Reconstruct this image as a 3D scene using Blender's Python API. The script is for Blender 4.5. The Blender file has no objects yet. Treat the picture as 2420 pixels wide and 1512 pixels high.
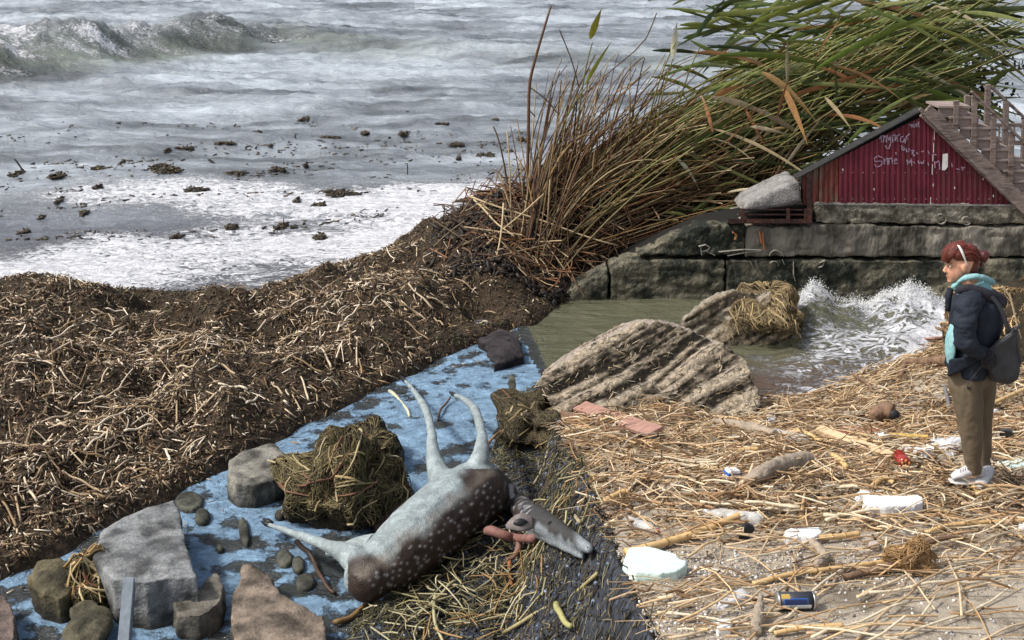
import bpy, bmesh, math, random
import numpy as np
from mathutils import Vector, Matrix, noise as mnoise
R = math.radians
rng = np.random.default_rng(7)
random.seed(7)
sc = bpy.context.scene
COL = sc.collection

# ------------------------------------------------------------------ camera, sky, sun, exposure
CAMZ, F, UC, VC = 4.7, 2822.0, 1210.0, 756.0
TH = math.atan(906.0 / 2822.0)
cam_d = bpy.data.cameras.new('camera'); cam = bpy.data.objects.new('camera', cam_d); COL.objects.link(cam)
cam.location = (0, 0, CAMZ); cam.rotation_euler = (math.pi / 2 - TH, 0, 0)
cam_d.sensor_width = 36.0; cam_d.lens = 36.0 * F / 2420.0
cam_d.clip_start = 0.1; cam_d.clip_end = 6000
sc.camera = cam
SUN_DIR = Vector((-0.80, -0.18, 0.98)).normalized()
world = bpy.data.worlds.new('World'); sc.world = world; world.use_nodes = True
wn = world.node_tree; wn.nodes.clear()
sky = wn.nodes.new('ShaderNodeTexSky'); sky.sky_type = 'NISHITA'; sky.sun_disc = False
sky.sun_elevation = math.asin(SUN_DIR.z); sky.sun_rotation = math.atan2(SUN_DIR.x, SUN_DIR.y)
sky.air_density = 1.0; sky.dust_density = 4.0; sky.ozone_density = 1.0
hsv = wn.nodes.new('ShaderNodeHueSaturation'); hsv.inputs['Saturation'].default_value = 0.6
bg = wn.nodes.new('ShaderNodeBackground'); bg.inputs['Strength'].default_value = 0.14
wo = wn.nodes.new('ShaderNodeOutputWorld')
wn.links.new(sky.outputs[0], hsv.inputs['Color']); wn.links.new(hsv.outputs[0], bg.inputs[0]); wn.links.new(bg.outputs[0], wo.inputs[0])
sl = bpy.data.lights.new('sun', 'SUN'); sl.energy = 2.7; sl.angle = R(5.0); sl.color = (1.0, 0.96, 0.9)
so = bpy.data.objects.new('sun', sl); COL.objects.link(so); so.location = (-20, 0, 30)
so.rotation_euler = SUN_DIR.to_track_quat('Z', 'Y').to_euler()
sc.view_settings.view_transform = 'Standard'; sc.view_settings.look = 'None'
sc.view_settings.exposure = 0.3; sc.view_settings.gamma = 1.0; sc.view_settings.use_curve_mapping = False
sc.render.engine = 'CYCLES'
sc.cycles.max_bounces = 6; sc.cycles.transparent_max_bounces = 8

# ------------------------------------------------------------------ measuring helpers
CT, ST = math.cos(TH), math.sin(TH)
def ray(u, v):
    x = (u - UC) / F; yc = (VC - v) / F
    return np.array([x, CT + yc * ST, -ST + yc * CT])
def G(u, v, z=0.0):
    """point of the level z seen at (u, v) of the measured picture"""
    d = ray(u, v); t = (z - CAMZ) / d[2]
    return Vector((d[0] * t, d[1] * t, z))
def PY(u, v, y):
    """point of the upright plane y seen at (u, v)"""
    d = ray(u, v); t = y / d[1]
    return Vector((d[0] * t, y, CAMZ + d[2] * t))
def proj(x, y, z):
    dz = z - CAMZ
    depth = y * CT - dz * ST; up = y * ST + dz * CT
    return UC + F * x / depth, VC - F * up / depth, depth

# ------------------------------------------------------------------ noise
_T = np.random.default_rng(3).random((256, 256))
def vn(x, y, s=0):
    x = np.asarray(x, float) + s * 17.13; y = np.asarray(y, float) + s * 7.71
    xi = np.floor(x).astype(int); yi = np.floor(y).astype(int); fx = x - xi; fy = y - yi
    fx = fx * fx * (3 - 2 * fx); fy = fy * fy * (3 - 2 * fy)
    a = _T[xi & 255, yi & 255]; b = _T[(xi + 1) & 255, yi & 255]; c = _T[xi & 255, (yi + 1) & 255]; d = _T[(xi + 1) & 255, (yi + 1) & 255]
    return (a * (1 - fx) + b * fx) * (1 - fy) + (c * (1 - fx) + d * fx) * fy - 0.5
def fbm(x, y, o=4, s=0):
    r = 0; a = 1.0
    for i in range(o):
        r = r + a * vn(x * 2 ** i, y * 2 ** i, s + i * 3); a *= 0.5
    return r
_T3 = np.random.default_rng(4).random((64, 64, 64))
def vn3(p, s=0):
    p = np.asarray(p, float) + s * 9.37
    i = np.floor(p).astype(int); f = p - i; f = f * f * (3 - 2 * f); i1 = (i + 1) & 63; i = i & 63
    X, Y, Z = f[:, 0], f[:, 1], f[:, 2]
    def g(a, b, c): return _T3[a[:, 0], b[:, 1], c[:, 2]]
    r = ((g(i, i, i) * (1 - X) + g(i1, i, i) * X) * (1 - Y) + (g(i, i1, i) * (1 - X) + g(i1, i1, i) * X) * Y) * (1 - Z) \
        + ((g(i, i, i1) * (1 - X) + g(i1, i, i1) * X) * (1 - Y) + (g(i, i1, i1) * (1 - X) + g(i1, i1, i1) * X) * Y) * Z
    return r - 0.5
def fbm3(p, o=4, s=0):
    r = 0; a = 1.0; p = np.asarray(p, float)
    for i in range(o):
        r = r + a * vn3(p * 2 ** i, s + i); a *= 0.5
    return r
def sstep(a, b, x):
    t = np.clip((np.asarray(x, float) - a) / (b - a), 0, 1); return t * t * (3 - 2 * t)

# ------------------------------------------------------------------ objects
def tag(o, label=None, cat=None, group=None, kind=None):
    if label: o['label'] = label
    if cat: o['category'] = cat
    if group: o['group'] = group
    if kind: o['kind'] = kind
    return o
def link(name, me, m=None, parent=None):
    o = bpy.data.objects.new(name, me); COL.objects.link(o)
    if m is not None and not me.materials: me.materials.append(m)
    if parent is not None:
        o.parent = parent
        if parent.parent is None: o.matrix_parent_inverse = Matrix.Translation(-parent.location)
        else: o.matrix_parent_inverse = Matrix.Translation(-parent.matrix_parent_inverse.inverted().translation) if False else PINV.get(parent.name, Matrix.Identity(4))
    return o
PINV = {}
def part(name, me, m, parent, label=None):
    """a part (or sub-part) whose mesh is given in place; the thing's Empty sits at its base"""
    o = bpy.data.objects.new(name, me); COL.objects.link(o)
    if m is not None and not me.materials: me.materials.append(m)
    o.parent = parent
    root = parent.parent if parent.parent is not None else parent
    if root is parent: o.matrix_parent_inverse = Matrix.Translation(-root.location)
    if label: o['label'] = label
    return o
def thing(name, loc, label, cat, group=None):
    o = bpy.data.objects.new(name, None); COL.objects.link(o); o.location = loc; o.empty_display_size = 0.2
    return tag(o, label, cat, group)
def npmesh(name, V, Fc, cols=None, smooth=True, attrs=None):
    V = np.asarray(V, np.float32); me = bpy.data.meshes.new(name)
    if isinstance(Fc, np.ndarray):
        n, k = Fc.shape
        me.vertices.add(len(V)); me.vertices.foreach_set('co', V.ravel())
        me.loops.add(n * k); me.loops.foreach_set('vertex_index', Fc.astype(np.int32).ravel())
        me.polygons.add(n); me.polygons.foreach_set('loop_start', np.arange(0, n * k, k, dtype=np.int32))
        try: me.polygons.foreach_set('loop_total', np.full(n, k, np.int32))
        except Exception: pass
        me.update(calc_edges=True)
    else:
        me.from_pydata([tuple(map(float, v)) for v in V], [], Fc); me.update()
    if smooth: me.polygons.foreach_set('use_smooth', np.ones(len(me.polygons), bool))
    if cols is not None:
        a = me.color_attributes.new('col', 'FLOAT_COLOR', 'POINT')
        c = np.ones((len(V), 4), np.float32); c[:, :3] = cols; a.data.foreach_set('color', c.ravel())
    if attrs:
        for k_, v_ in attrs.items():
            a = me.attributes.new(k_, 'FLOAT', 'POINT'); a.data.foreach_set('value', np.asarray(v_, np.float32))
    return me
def grid_faces(nr, nc, wrap=False):
    i = np.arange(nr - 1)[:, None] * nc; j = np.arange(nc if wrap else nc - 1)[None, :]; j1 = (j + 1) % nc
    return np.stack([i + j, i + j1, i + nc + j1, i + nc + j], -1).reshape(-1, 4)
def join_vf(lst):
    Vs, Fs, n = [], [], 0
    for V, Fc in lst:
        Vs.append(np.asarray(V, float)); Fs += [tuple(int(i) + n for i in f) for f in Fc]; n += len(V)
    return np.vstack(Vs), Fs
def tube(pts, rad, n=8, cap=True, squash=None, side=None):
    """swept ring; rad a number, a list, or list of (ra, rb); returns verts, faces"""
    P = np.array([list(p) for p in pts], float); m = len(P)
    rad = [rad] * m if np.isscalar(rad) else list(rad)
    rr = np.array([(r, r) if np.isscalar(r) else r for r in rad], float)
    T = np.gradient(P, axis=0); T /= np.linalg.norm(T, axis=1)[:, None] + 1e-12
    ref = np.array(side if side is not None else (0, 0, 1.0)); 
    if side is None and abs(T[0] @ ref) > 0.9: ref = np.array((0, 1.0, 0))
    V = []; a = np.linspace(0, 2 * math.pi, n, endpoint=False); A = None
    for i in range(m):
        A = ref - (ref @ T[i]) * T[i] if A is None or side is not None else A - (A @ T[i]) * T[i]
        A /= np.linalg.norm(A) + 1e-12; B = np.cross(T[i], A)
        V.append(P[i] + np.cos(a)[:, None] * A * rr[i, 0] + np.sin(a)[:, None] * B * rr[i, 1])
    V = np.vstack(V); Fc = [tuple(f) for f in grid_faces(m, n, True)]
    if cap: Fc += [tuple(range(n - 1, -1, -1)), tuple(range((m - 1) * n, m * n))]
    return V, Fc
def curve_pts(pts, n=12):
    """smooth interpolation through points (Catmull-Rom)"""
    P = [np.array(list(p), float) for p in pts]; P = [2 * P[0] - P[1]] + P + [2 * P[-1] - P[-2]]; out = []
    m = len(P) - 3
    for k in range(n):
        t = k / (n - 1) * m; i = min(int(t), m - 1); t -= i; a, b, c, d = P[i:i + 4]
        out.append(0.5 * ((2 * b) + (c - a) * t + (2 * a - 5 * b + 4 * c - d) * t * t + (3 * b - a - 3 * c + d) * t ** 3))
    return out
def lerp_list(vals, n): return list(np.interp(np.linspace(0, 1, n), np.linspace(0, 1, len(vals)), vals))
def box(c, s, rot=None):
    V = np.array([(x, y, z) for x in (-.5, .5) for y in (-.5, .5) for z in (-.5, .5)]) * np.array(s)
    if rot is not None: V = V @ np.array(rot.to_3x3()).T
    return V + np.array(list(c)), [(0, 1, 3, 2), (4, 6, 7, 5), (0, 4, 5, 1), (2, 3, 7, 6), (0, 2, 6, 4), (1, 5, 7, 3)]
def prism(front, back):
    """two matching outlines -> closed solid"""
    n = len(front); V = np.vstack([np.array([list(p) for p in front], float), np.array([list(p) for p in back], float)])
    return V, [tuple(range(n - 1, -1, -1)), tuple(range(n, 2 * n))] + [(i, (i + 1) % n, n + (i + 1) % n, n + i) for i in range(n)]
def ellipsoid(c, r, nu=14, nv=10, rot=None):
    a = np.linspace(0, 2 * math.pi, nu, endpoint=False); b = np.linspace(0.02, math.pi - 0.02, nv)
    V = np.stack([np.outer(np.sin(b), np.cos(a)), np.outer(np.sin(b), np.sin(a)), np.outer(np.cos(b), np.ones(nu))], -1).reshape(-1, 3) * np.array(r)
    if rot is not None: V = V @ np.array(rot.to_3x3()).T
    Fc = [tuple(f) for f in grid_faces(nv, nu, True)] + [tuple(range(nu - 1, -1, -1)), tuple(range((nv - 1) * nu, nv * nu))]
    return V + np.array(list(c)), Fc
def fix_normals(me):
    bm = bmesh.new(); bm.from_mesh(me); bmesh.ops.recalc_face_normals(bm, faces=bm.faces); bm.to_mesh(me); bm.free(); return me
def simple(name, lst, m, parent=None, smooth=False, bevel=0):
    V, Fc = join_vf(lst); me = npmesh(name, V, Fc, smooth=smooth); fix_normals(me)
    if bevel:
        bm = bmesh.new(); bm.from_mesh(me)
        bmesh.ops.bevel(bm, geom=bm.edges[:] + bm.verts[:], offset=bevel, segments=2, affect='EDGES', clamp_overlap=True); bm.to_mesh(me); bm.free()
    if parent is not None: return part(name, me, m, parent)
    o = bpy.data.objects.new(name, me); COL.objects.link(o); me.materials.append(m); return o
def remesh(lst, voxel, smooth=2, name='body'):
    """one continuous surface grown from overlapping solids"""
    V, Fc = join_vf(lst); me = npmesh(name, V, Fc); fix_normals(me)
    o = bpy.data.objects.new('tmp', me); COL.objects.link(o)
    md = o.modifiers.new('r', 'REMESH'); md.mode = 'VOXEL'; md.voxel_size = voxel; md.use_smooth_shade = True
    if smooth:
        ms = o.modifiers.new('s', 'SMOOTH'); ms.factor = 0.5; ms.iterations = smooth
    dg = bpy.context.evaluated_depsgraph_get()
    out = bpy.data.meshes.new_from_object(o.evaluated_get(dg)); out.name = name
    bpy.data.objects.remove(o); bpy.data.meshes.remove(me)
    return out
def get_co(me):
    a = np.empty(len(me.vertices) * 3, np.float32); me.vertices.foreach_get('co', a); return a.reshape(-1, 3).astype(float)
def get_no(me):
    a = np.empty(len(me.vertices) * 3, np.float32); me.vertex_normals.foreach_get('vector', a); return a.reshape(-1, 3).astype(float)
def set_co(me, V): me.vertices.foreach_set('co', V.astype(np.float32).ravel()); me.update()
def set_col(me, c):
    a = me.color_attributes.get('col') or me.color_attributes.new('col', 'FLOAT_COLOR', 'POINT')
    q = np.ones((len(me.vertices), 4), np.float32); q[:, :3] = c; a.data.foreach_set('color', q.ravel())
def scatter(tv, tf, M, T, cols):
    """copies of one small template joined into one mesh: tv (k,3), tf (m,q), M (n,3,3), T (n,3)"""
    n, k = len(T), len(tv)
    V = (np.einsum('nij,kj->nki', M, tv) + T[:, None, :]).reshape(-1, 3)
    Fc = (tf[None] + (np.arange(n) * k)[:, None, None]).reshape(-1, tf.shape[1])
    return V, Fc, np.repeat(cols, k, 0)
def rots(n, yaw, pitch, roll):
    cy, sy, cp, sp, cr, sr = np.cos(yaw), np.sin(yaw), np.cos(pitch), np.sin(pitch), np.cos(roll), np.sin(roll); o = np.zeros(n); l = np.ones(n)
    Z = np.stack([cy, -sy, o, sy, cy, o, o, o, l], -1).reshape(n, 3, 3)
    Y = np.stack([cp, o, sp, o, l, o, -sp, o, cp], -1).reshape(n, 3, 3)
    X = np.stack([l, o, o, o, cr, -sr, o, sr, cr], -1).reshape(n, 3, 3)
    return Z @ Y @ X
def pick(pal, n, var=0.25, r=None):
    r = r or rng; pal = np.array(pal, float); return np.clip(pal[r.integers(0, len(pal), n)] * (1 + var * (r.random((n, 1)) * 2 - 1)), 0, 0.95)
CHIP_V = np.array([(x, y, z) for x in (-.5, .5) for y in (-.5, .5) for z in (-.5, .5)], float)
CHIP_F = np.array([(0, 1, 3, 2), (4, 6, 7, 5), (0, 4, 5, 1), (2, 3, 7, 6), (0, 2, 6, 4), (1, 5, 7, 3)])
def straw_template(bend, n=5, m=4, seed=0):
    x = np.linspace(-.5, .5, m); r_ = np.random.default_rng(seed)
    V = []; a = np.linspace(0, 2 * math.pi, n, endpoint=False)
    for i in range(m):
        cy = bend * (0.25 - x[i] ** 2) * 4
        V.append(np.stack([np.full(n, x[i]), 0.5 * np.cos(a), 0.5 * np.sin(a), np.full(n, cy)], -1))
    V = np.vstack(V); return V, grid_faces(m, n, True)
def in_poly(px, py, poly):
    r_ = np.zeros(px.shape, bool); n = len(poly)
    for i in range(n):
        x1, y1 = poly[i]; x2, y2 = poly[(i + 1) % n]
        c = ((y1 > py) != (y2 > py)) & (px < (x2 - x1) * (py - y1) / (y2 - y1 + 1e-12) + x1); r_ ^= c
    return r_
def poly_dist(px, py, poly, closed=True):
    """signed distance, positive inside"""
    d = np.full(px.shape, 1e9); n = len(poly)
    for i in range(n if closed else n - 1):
        ax, ay = poly[i]; bx, by = poly[(i + 1) % n]; dx, dy = bx - ax, by - ay
        t = np.clip(((px - ax) * dx + (py - ay) * dy) / (dx * dx + dy * dy + 1e-12), 0, 1)
        d = np.minimum(d, np.hypot(px - ax - t * dx, py - ay - t * dy))
    return np.where(in_poly(px, py, poly), d, -d) if closed else d

# ------------------------------------------------------------------ materials
def mat(name, color=(.5, .5, .5), attr=False, rough=0.8, nscale=0, namt=0.3, bump=0, bscale=None, spec=0.3, metal=0, trans=0, alpha=1, ior=1.45, stretch=(1, 1, 1), detail=6, stain=None, stain_scale=1.5, stain_thr=.5, sss=0, sheen=0):
    m = bpy.data.materials.new(name); m.use_nodes = True; nt = m.node_tree; N = nt.nodes; L = nt.links; b = N['Principled BSDF']
    b.inputs['Roughness'].default_value = rough; b.inputs['Specular IOR Level'].default_value = spec; b.inputs['Metallic'].default_value = metal
    b.inputs['Transmission Weight'].default_value = trans; b.inputs['Alpha'].default_value = alpha; b.inputs['IOR'].default_value = ior
    if sss: b.inputs['Subsurface Weight'].default_value = sss; b.inputs['Subsurface Radius'].default_value = (.01, .004, .002)
    if sheen: b.inputs['Sheen Weight'].default_value = sheen
    if attr:
        a = N.new('ShaderNodeAttribute'); a.attribute_name = 'col'; src = a.outputs['Color']
    else:
        rgb = N.new('ShaderNodeRGB'); rgb.outputs[0].default_value = (*color, 1); src = rgb.outputs[0]
    geo = N.new('ShaderNodeNewGeometry'); mp = N.new('ShaderNodeMapping'); mp.inputs['Scale'].default_value = stretch; L.new(geo.outputs['Position'], mp.inputs['Vector'])
    if nscale:
        nz = N.new('ShaderNodeTexNoise'); nz.inputs['Scale'].default_value = nscale; nz.inputs['Detail'].default_value = detail; nz.inputs['Roughness'].default_value = .65
        L.new(mp.outputs[0], nz.inputs['Vector'])
        mr = N.new('ShaderNodeMapRange'); mr.inputs['From Min'].default_value = .3; mr.inputs['From Max'].default_value = .7
        mr.inputs['To Min'].default_value = 1 - namt; mr.inputs['To Max'].default_value = 1 + namt; L.new(nz.outputs['Fac'], mr.inputs['Value'])
        mx = N.new('ShaderNodeMix'); mx.data_type = 'RGBA'; mx.blend_type = 'MULTIPLY'; mx.inputs[0].default_value = 1
        L.new(src, mx.inputs[6]); L.new(mr.outputs[0], mx.inputs[7]); src = mx.outputs[2]
    if stain is not None:
        n2 = N.new('ShaderNodeTexNoise'); n2.inputs['Scale'].default_value = stain_scale; n2.inputs['Detail'].default_value = 8; n2.inputs['Roughness'].default_value = .7
        L.new(mp.outputs[0], n2.inputs['Vector'])
        m2 = N.new('ShaderNodeMapRange'); m2.inputs['From Min'].default_value = stain_thr - .06; m2.inputs['From Max'].default_value = stain_thr + .06; L.new(n2.outputs['Fac'], m2.inputs['Value'])
        mx2 = N.new('ShaderNodeMix'); mx2.data_type = 'RGBA'; L.new(m2.outputs[0], mx2.inputs[0]); L.new(src, mx2.inputs[6]); mx2.inputs[7].default_value = (*stain, 1); src = mx2.outputs[2]
    L.new(src, b.inputs['Base Color'])
    if bump:
        nb = N.new('ShaderNodeTexNoise'); nb.inputs['Scale'].default_value = bscale or nscale * 2; nb.inputs['Detail'].default_value = 8; L.new(mp.outputs[0], nb.inputs['Vector'])
        bp = N.new('ShaderNodeBump'); bp.inputs['Strength'].default_value = 1; bp.inputs['Distance'].default_value = bump; L.new(nb.outputs['Fac'], bp.inputs['Height']); L.new(bp.outputs[0], b.inputs['Normal'])
    return m
# ------------------------------------------------------------------ the shape of the ground
# the seam where one stretch of shore ends against the next, on the ground
def dg_v(u): return 752 - (u - 1215) * 0.497          # quay top / reed line
def dl_v(u): return 1343 - u * 0.4890                 # lower edge of the wrack spit
SHORE = [(-250, 655), (0, 655), (60, 640), (110, 640), (160, 652), (230, 668), (330, 676), (420, 682), (500, 675), (560, 690), (600, 690), (640, 676), (700, 654), (760, 630), (820, 614), (880, 602),
         (930, 570), (960, 550), (1010, 530), (1040, 515), (1055, 500), (1062, 478), (1090, 462), (1140, 452), (1230, 446)]
bank_poly = [tuple(G(u, v, .12)[:2]) for u, v in SHORE]
bank_poly += [(6.0, 21.5), (12.5, 22.5), (12.5, 16.75), (1.95, 16.75), (1.30, 16.2), (.72, 15.55), tuple(G(1250, 752, .08)[:2]), tuple(G(1215, 757, .08)[:2])]
bank_poly += [tuple(G(u, dl_v(u), .08)[:2]) for u in (1100, 900, 700, 500, 300, 150, 0, -250)]
MX, MY = G(1250, 560, .8)[:2]
def bank_z(x, y, rough=True):
    d = poly_dist(x, y, bank_poly)
    d = d + .10 * fbm(x * 2.2, y * 2.2, 3, 6)
    z = -.30 + .42 * sstep(-.35, .10, d) + .22 * sstep(0, 1.2, d)
    z = z + .62 * np.exp(-(((x - (-.05)) / 1.0) ** 2 + ((y - 17.7) / 1.1) ** 2)) * sstep(-.1, .5, d)
    z = z + .62 * sstep(.2, 1.2, x) * sstep(15.9, 17.2, y) * sstep(-.2, .5, d)
    lump = fbm(x * .9, y * .8, 4, 2) * .34 + fbm(x * 3.1, y * 3.1, 3, 5) * .17
    z = z + lump * sstep(-.05, .5, d)
    return z
shore_x = [-9, 3.07, 4.27, 5.4, 6.7, 9.0]; shore_y = [11.7, 11.7, 12.5, 14.0, 14.9, 15.2]
def beach_z(x, y):
    ys = np.interp(x, shore_x, shore_y)
    t = np.where(y < 7.3, y - 7.3, (y - 7.3) / (ys - 7.3) * 4.4)
    z = np.interp(t, [-6, -4.2, -2.4, 0, 2.2, 3.6, 4.4, 6.4], [1.80, 1.70, 1.55, 1.2, .62, .22, .02, -.55])
    z = z + .30 * np.exp(-(((x - 5.6) / 1.3) ** 2 + ((y - 12.2) / 1.3) ** 2)) + .16 * np.exp(-(((x - 4.1) / .9) ** 2 + ((y - 11.0) / .7) ** 2))
    z = z + (fbm(x * 1.1, y * 1.1, 3, 11) * .16 + fbm(x * 4, y * 4, 2, 12) * .05) * np.clip(sstep(5.8, 7.5, y), .12, 1) * (1 - .8 * np.exp(-(((x - 3.03) / .5) ** 2 + ((y - 7.3) / .5) ** 2)))
    return z
def edge_x(y):
    z = np.interp(y, [3, 4.9, 7.3, 9.5, 11.7, 14], [1.7, 1.55, 1.2, .62, .02, -.3])
    u, v, dep = proj(0 * y, y, z)
    ud = 1218 + (v - 760) * (332.0 / 752.0)
    return (ud - UC) * dep / F + .015
SH = [(845, 1428), (920, 1395), (1000, 1340), (1080, 1270), (1165, 1200), (1150, 1110), (1160, 1010), (1180, 940), (1235, 905), (1290, 880)]
sh_poly = [tuple(G(u, v, .06)[:2]) for u, v in SH] + [(float(edge_x(y)) + .12, float(y)) for y in (11.6, 10.5, 9.5, 8.5, 7.3, 6, 5, 4.2)] + [(-1.4, 4.2)] + [tuple(G(u, v, .06)[:2]) for u, v in ((700, 1640), (800, 1512))]
def shingle_z(x, y):
    d = poly_dist(x, y, sh_poly)
    z = -.22 + .30 * sstep(-.3, .25, d)
    ze = np.interp(y, [3, 4.9, 7.3, 9.5, 11.7, 14], [1.7, 1.55, 1.2, .62, .02, -.3]) + .01   # the slope up to the sandy berm
    dd = edge_x(y) - x; z = np.maximum(z, np.where(dd > 0, ze - dd * 2.1, ze - .03 + dd * 4))
    return z + (fbm(x * 2, y * 2, 4, 21) * .12 + fbm(x * 9, y * 9, 3, 22) * .03) * sstep(-.1, .4, d) * sstep(.0, .3, edge_x(y) - x)

# ------------------------------------------------------------------ sea
def crest_y(s): return np.interp(s, [-.6, -.43, -.34, -.25, -.19, -.10, .02, .15, .3], [45, 45, 48, 54, 57, 54, 50, 49, 52])
def crest_a(s): return np.interp(s, [-.6, -.43, -.36, -.30, -.23, -.17, -.11, -.03, .05, .15, .3], [1.5, 1.5, 1.35, 1.0, 1.15, .8, .45, .15, .35, .45, .2])
def sea_h(x, y):
    s = x / y
    A = np.interp(y, [7, 11, 16, 20, 25, 40, 90, 300], [.012, .022, .035, .075, .13, .24, .34, .3])
    h = A * (np.sin(y * .55 + fbm(x * .06, y * .06, 2, 31) * 9) * .45 + fbm(x * .22, y * .5, 4, 33) * 1.3 + (0.5 - np.abs(fbm(x * .5, y * 1.1, 3, 35))) * .5)
    h += A * .55 * fbm(x * 1.6, y * 3.0, 4, 36) + A * .5 * (.25 - np.abs(fbm(x * .8, y * 2.0, 3, 46)))
    cy = crest_y(s) + fbm(x * .25, 0 * y, 2, 37) * 2.5; dy = y - cy
    prof = np.where(dy < 0, np.exp(-(dy / 3.0) ** 2 * 1.6), np.exp(-(dy / 6.5) ** 2))
    rough = 1 + (.45 * fbm(x * .35, y * 1.2, 4, 38) + .5 * (.3 - np.abs(fbm(x * .8, y * 2.4, 4, 39)))) * np.exp(-((dy + 1.5) / 4) ** 2)
    h += crest_a(s) * prof * rough
    # second low swells
    for yc, a, sd in ((33, .16, 41), (27, .10, 43), (70, .35, 45), (22.5, .06, 47)):
        d2 = y - (yc + fbm(x * .12, 0 * y, 2, sd) * 5)
        h += a * np.exp(-(d2 / np.where(d2 < 0, 1.0, 2.2) / (yc / 30)) ** 2) * (0.6 + 1.4 * vn(x * .2, y * .05, sd))
    # the breaking wave in front of the quay
    w = np.interp(s, [.235, .262, .272, .285, .31, .345, .36, .40, .47], [0, .44, .42, .28, .20, .44, .38, .18, .1])
    dy = y - (14.35 + fbm(x * 1.2, 0 * y, 2, 51) * .35)
    h += w * np.where(dy < 0, np.exp(-(dy / .75) ** 2), np.exp(-(dy / .5) ** 2)) * (1 + .5 * fbm(x * 3.5, y * 3.5, 4, 53))
    h += .10 * sstep(.22, .27, s) * np.exp(-((y - 13.3) / .5) ** 2) * (1 + fbm(x * 2, y * 3, 3, 54))
    return h
def build_sea():
    ys = np.concatenate([np.geomspace(6.0, 30, 520), np.geomspace(30.1, 110, 300), np.geomspace(112, 3500, 40)])
    s = np.linspace(-.62, .62, 640)
    Y = np.repeat(ys, len(s)); X = np.tile(s, len(ys)) * Y
    H = sea_h(X, Y)
    U, Vv, _ = proj(X, Y, 0 * Y)
    S = X / Y
    # how much froth lies on each stretch of water
    db = -poly_dist(X, Y, bank_poly)
    foam = .30 * np.exp(-np.clip(db - .0, 0, 9) / 1.2) * sstep(13.8, 14.6, Y) * sstep(.09, .0, S)
    band = np.interp(U, [0, 300, 600, 900, 1060, 1200], [590, 590, 570, 530, 480, 440]); 
    foam += (.44 + .70 * fbm(X * .35, Y * .5, 3, 62)) * np.exp(-np.abs((Vv - band) / np.interp(U, [0, 600, 1200], [120, 118, 66])) ** 3) * sstep(1330, 1180, U) * (Y > 14.0)
    foam += .28 * np.exp(-((Vv - 460) / 45) ** 2) * sstep(-50, 200, U) * sstep(800, 450, U)
    foam += .22 * np.exp(-((Vv - 355) / 14) ** 2 - ((U - 880) / 220) ** 2)
    foam += .20 * np.exp(-((Vv - 285) / 18) ** 2 - ((U - 480) / 260) ** 2) + .22 * np.exp(-((Vv - 290) / 22) ** 2 - ((U - 60) / 90) ** 2)
    cy = crest_y(S)
    foam += (.42 + .55 * fbm(X * .6, Y * 1.2, 3, 64)) * np.exp(-((Y - cy + 1.0) / 2.6) ** 2) * np.interp(S, [-.5, -.43, -.33, -.25, -.19, -.1], [.9, 1, .8, .6, .75, 0])
    foam += (.07 + .34 * fbm(X * .3, Y * .6, 3, 68)) * sstep(395, 450, Vv) * sstep(1300, 1150, U)
    foam += .10 * np.clip(fbm(X * .12, Y * .4, 4, 69), 0, 1) * 2 * sstep(420, 380, Vv)
    foam = foam * np.where(Y > 60, .5, 1)
    # surf among the rocks: everything nearer than the spit, left of the beach
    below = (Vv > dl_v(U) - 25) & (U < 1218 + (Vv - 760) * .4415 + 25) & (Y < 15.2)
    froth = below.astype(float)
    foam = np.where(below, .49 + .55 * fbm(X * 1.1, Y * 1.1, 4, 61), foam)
    cove = ((U > 1218 + (Vv - 760) * .4415) & (Y < 16.5) & (S > -.01)).astype(float)
    Sn = S + .05 * fbm(X * 1.3, Y * 1.6, 4, 71) + .02 * np.sin(Y * 5)
    fc = .46 * np.exp(-((Y - 14.45) / .33) ** 2) * sstep(.215, .255, Sn) * (1 + .5 * fbm(X * 2, Y * 2, 3, 63)) + .27 * np.exp(-((Y - 13.6) / .6) ** 2) * sstep(.17, .26, Sn)
    shy = np.interp(X, shore_x, shore_y); fc += .62 * np.exp(-np.abs(Y - shy) / .28) * sstep(.15, .2, S) + .22 * np.exp(-np.abs(Y - shy - .9) / .5) * sstep(.2, .28, Sn)
    fc += .12 * sstep(.12, .23, S + .05 * fbm(X * 2, Y * 2, 3, 70)) * sstep(14, 13.2, Y)
    fc += .20 * np.exp(-((U - 1300) / 90) ** 2 - ((Vv - 830) / 60) ** 2)
    foam = np.where(cove > 0, fc, foam)
    wc = np.tile(np.array([.30, .33, .36]), (len(X), 1))
    green = np.exp(-((Y - cy + 2.2) / 2.6) ** 2) * np.clip(crest_a(S) * 1.3, 0, 1)
    wc = wc * (1 - green[:, None]) + np.array([.13, .15, .125]) * green[:, None]
    patch = fbm(X * .16, Y * .45, 5, 66) + .6 * fbm(X * .5, Y * 1.6, 4, 67); wc = wc * np.clip(1 + 1.1 * patch, .35, 1.8)[:, None]  # streaks in the water colour stand in for uneven sky reflection
    near = sstep(26, 18, Y); wc = wc * (1 - near[:, None] * .8) + np.array([.085, .085, .105]) * near[:, None] * .8
    wc = np.where(cove[:, None] > 0, np.array([.115, .115, .07]), wc)
    br = (cove > 0) * sstep(13.4, 12.3, Y) * sstep(.15, .2, S); wc = wc * (1 - br[:, None]) + np.array([.12, .085, .065]) * br[:, None]
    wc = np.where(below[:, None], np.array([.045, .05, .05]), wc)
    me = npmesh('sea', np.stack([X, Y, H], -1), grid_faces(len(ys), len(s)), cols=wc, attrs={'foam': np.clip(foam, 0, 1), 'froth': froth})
    m = bpy.data.materials.new('sea_water'); m.use_nodes = True; nt = m.node_tree; N = nt.nodes; L = nt.links; b = N['Principled BSDF']
    def node(t, **k):
        n = N.new(t)
        for a_, v_ in k.items(): n.inputs[a_].default_value = v_
        return n
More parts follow.
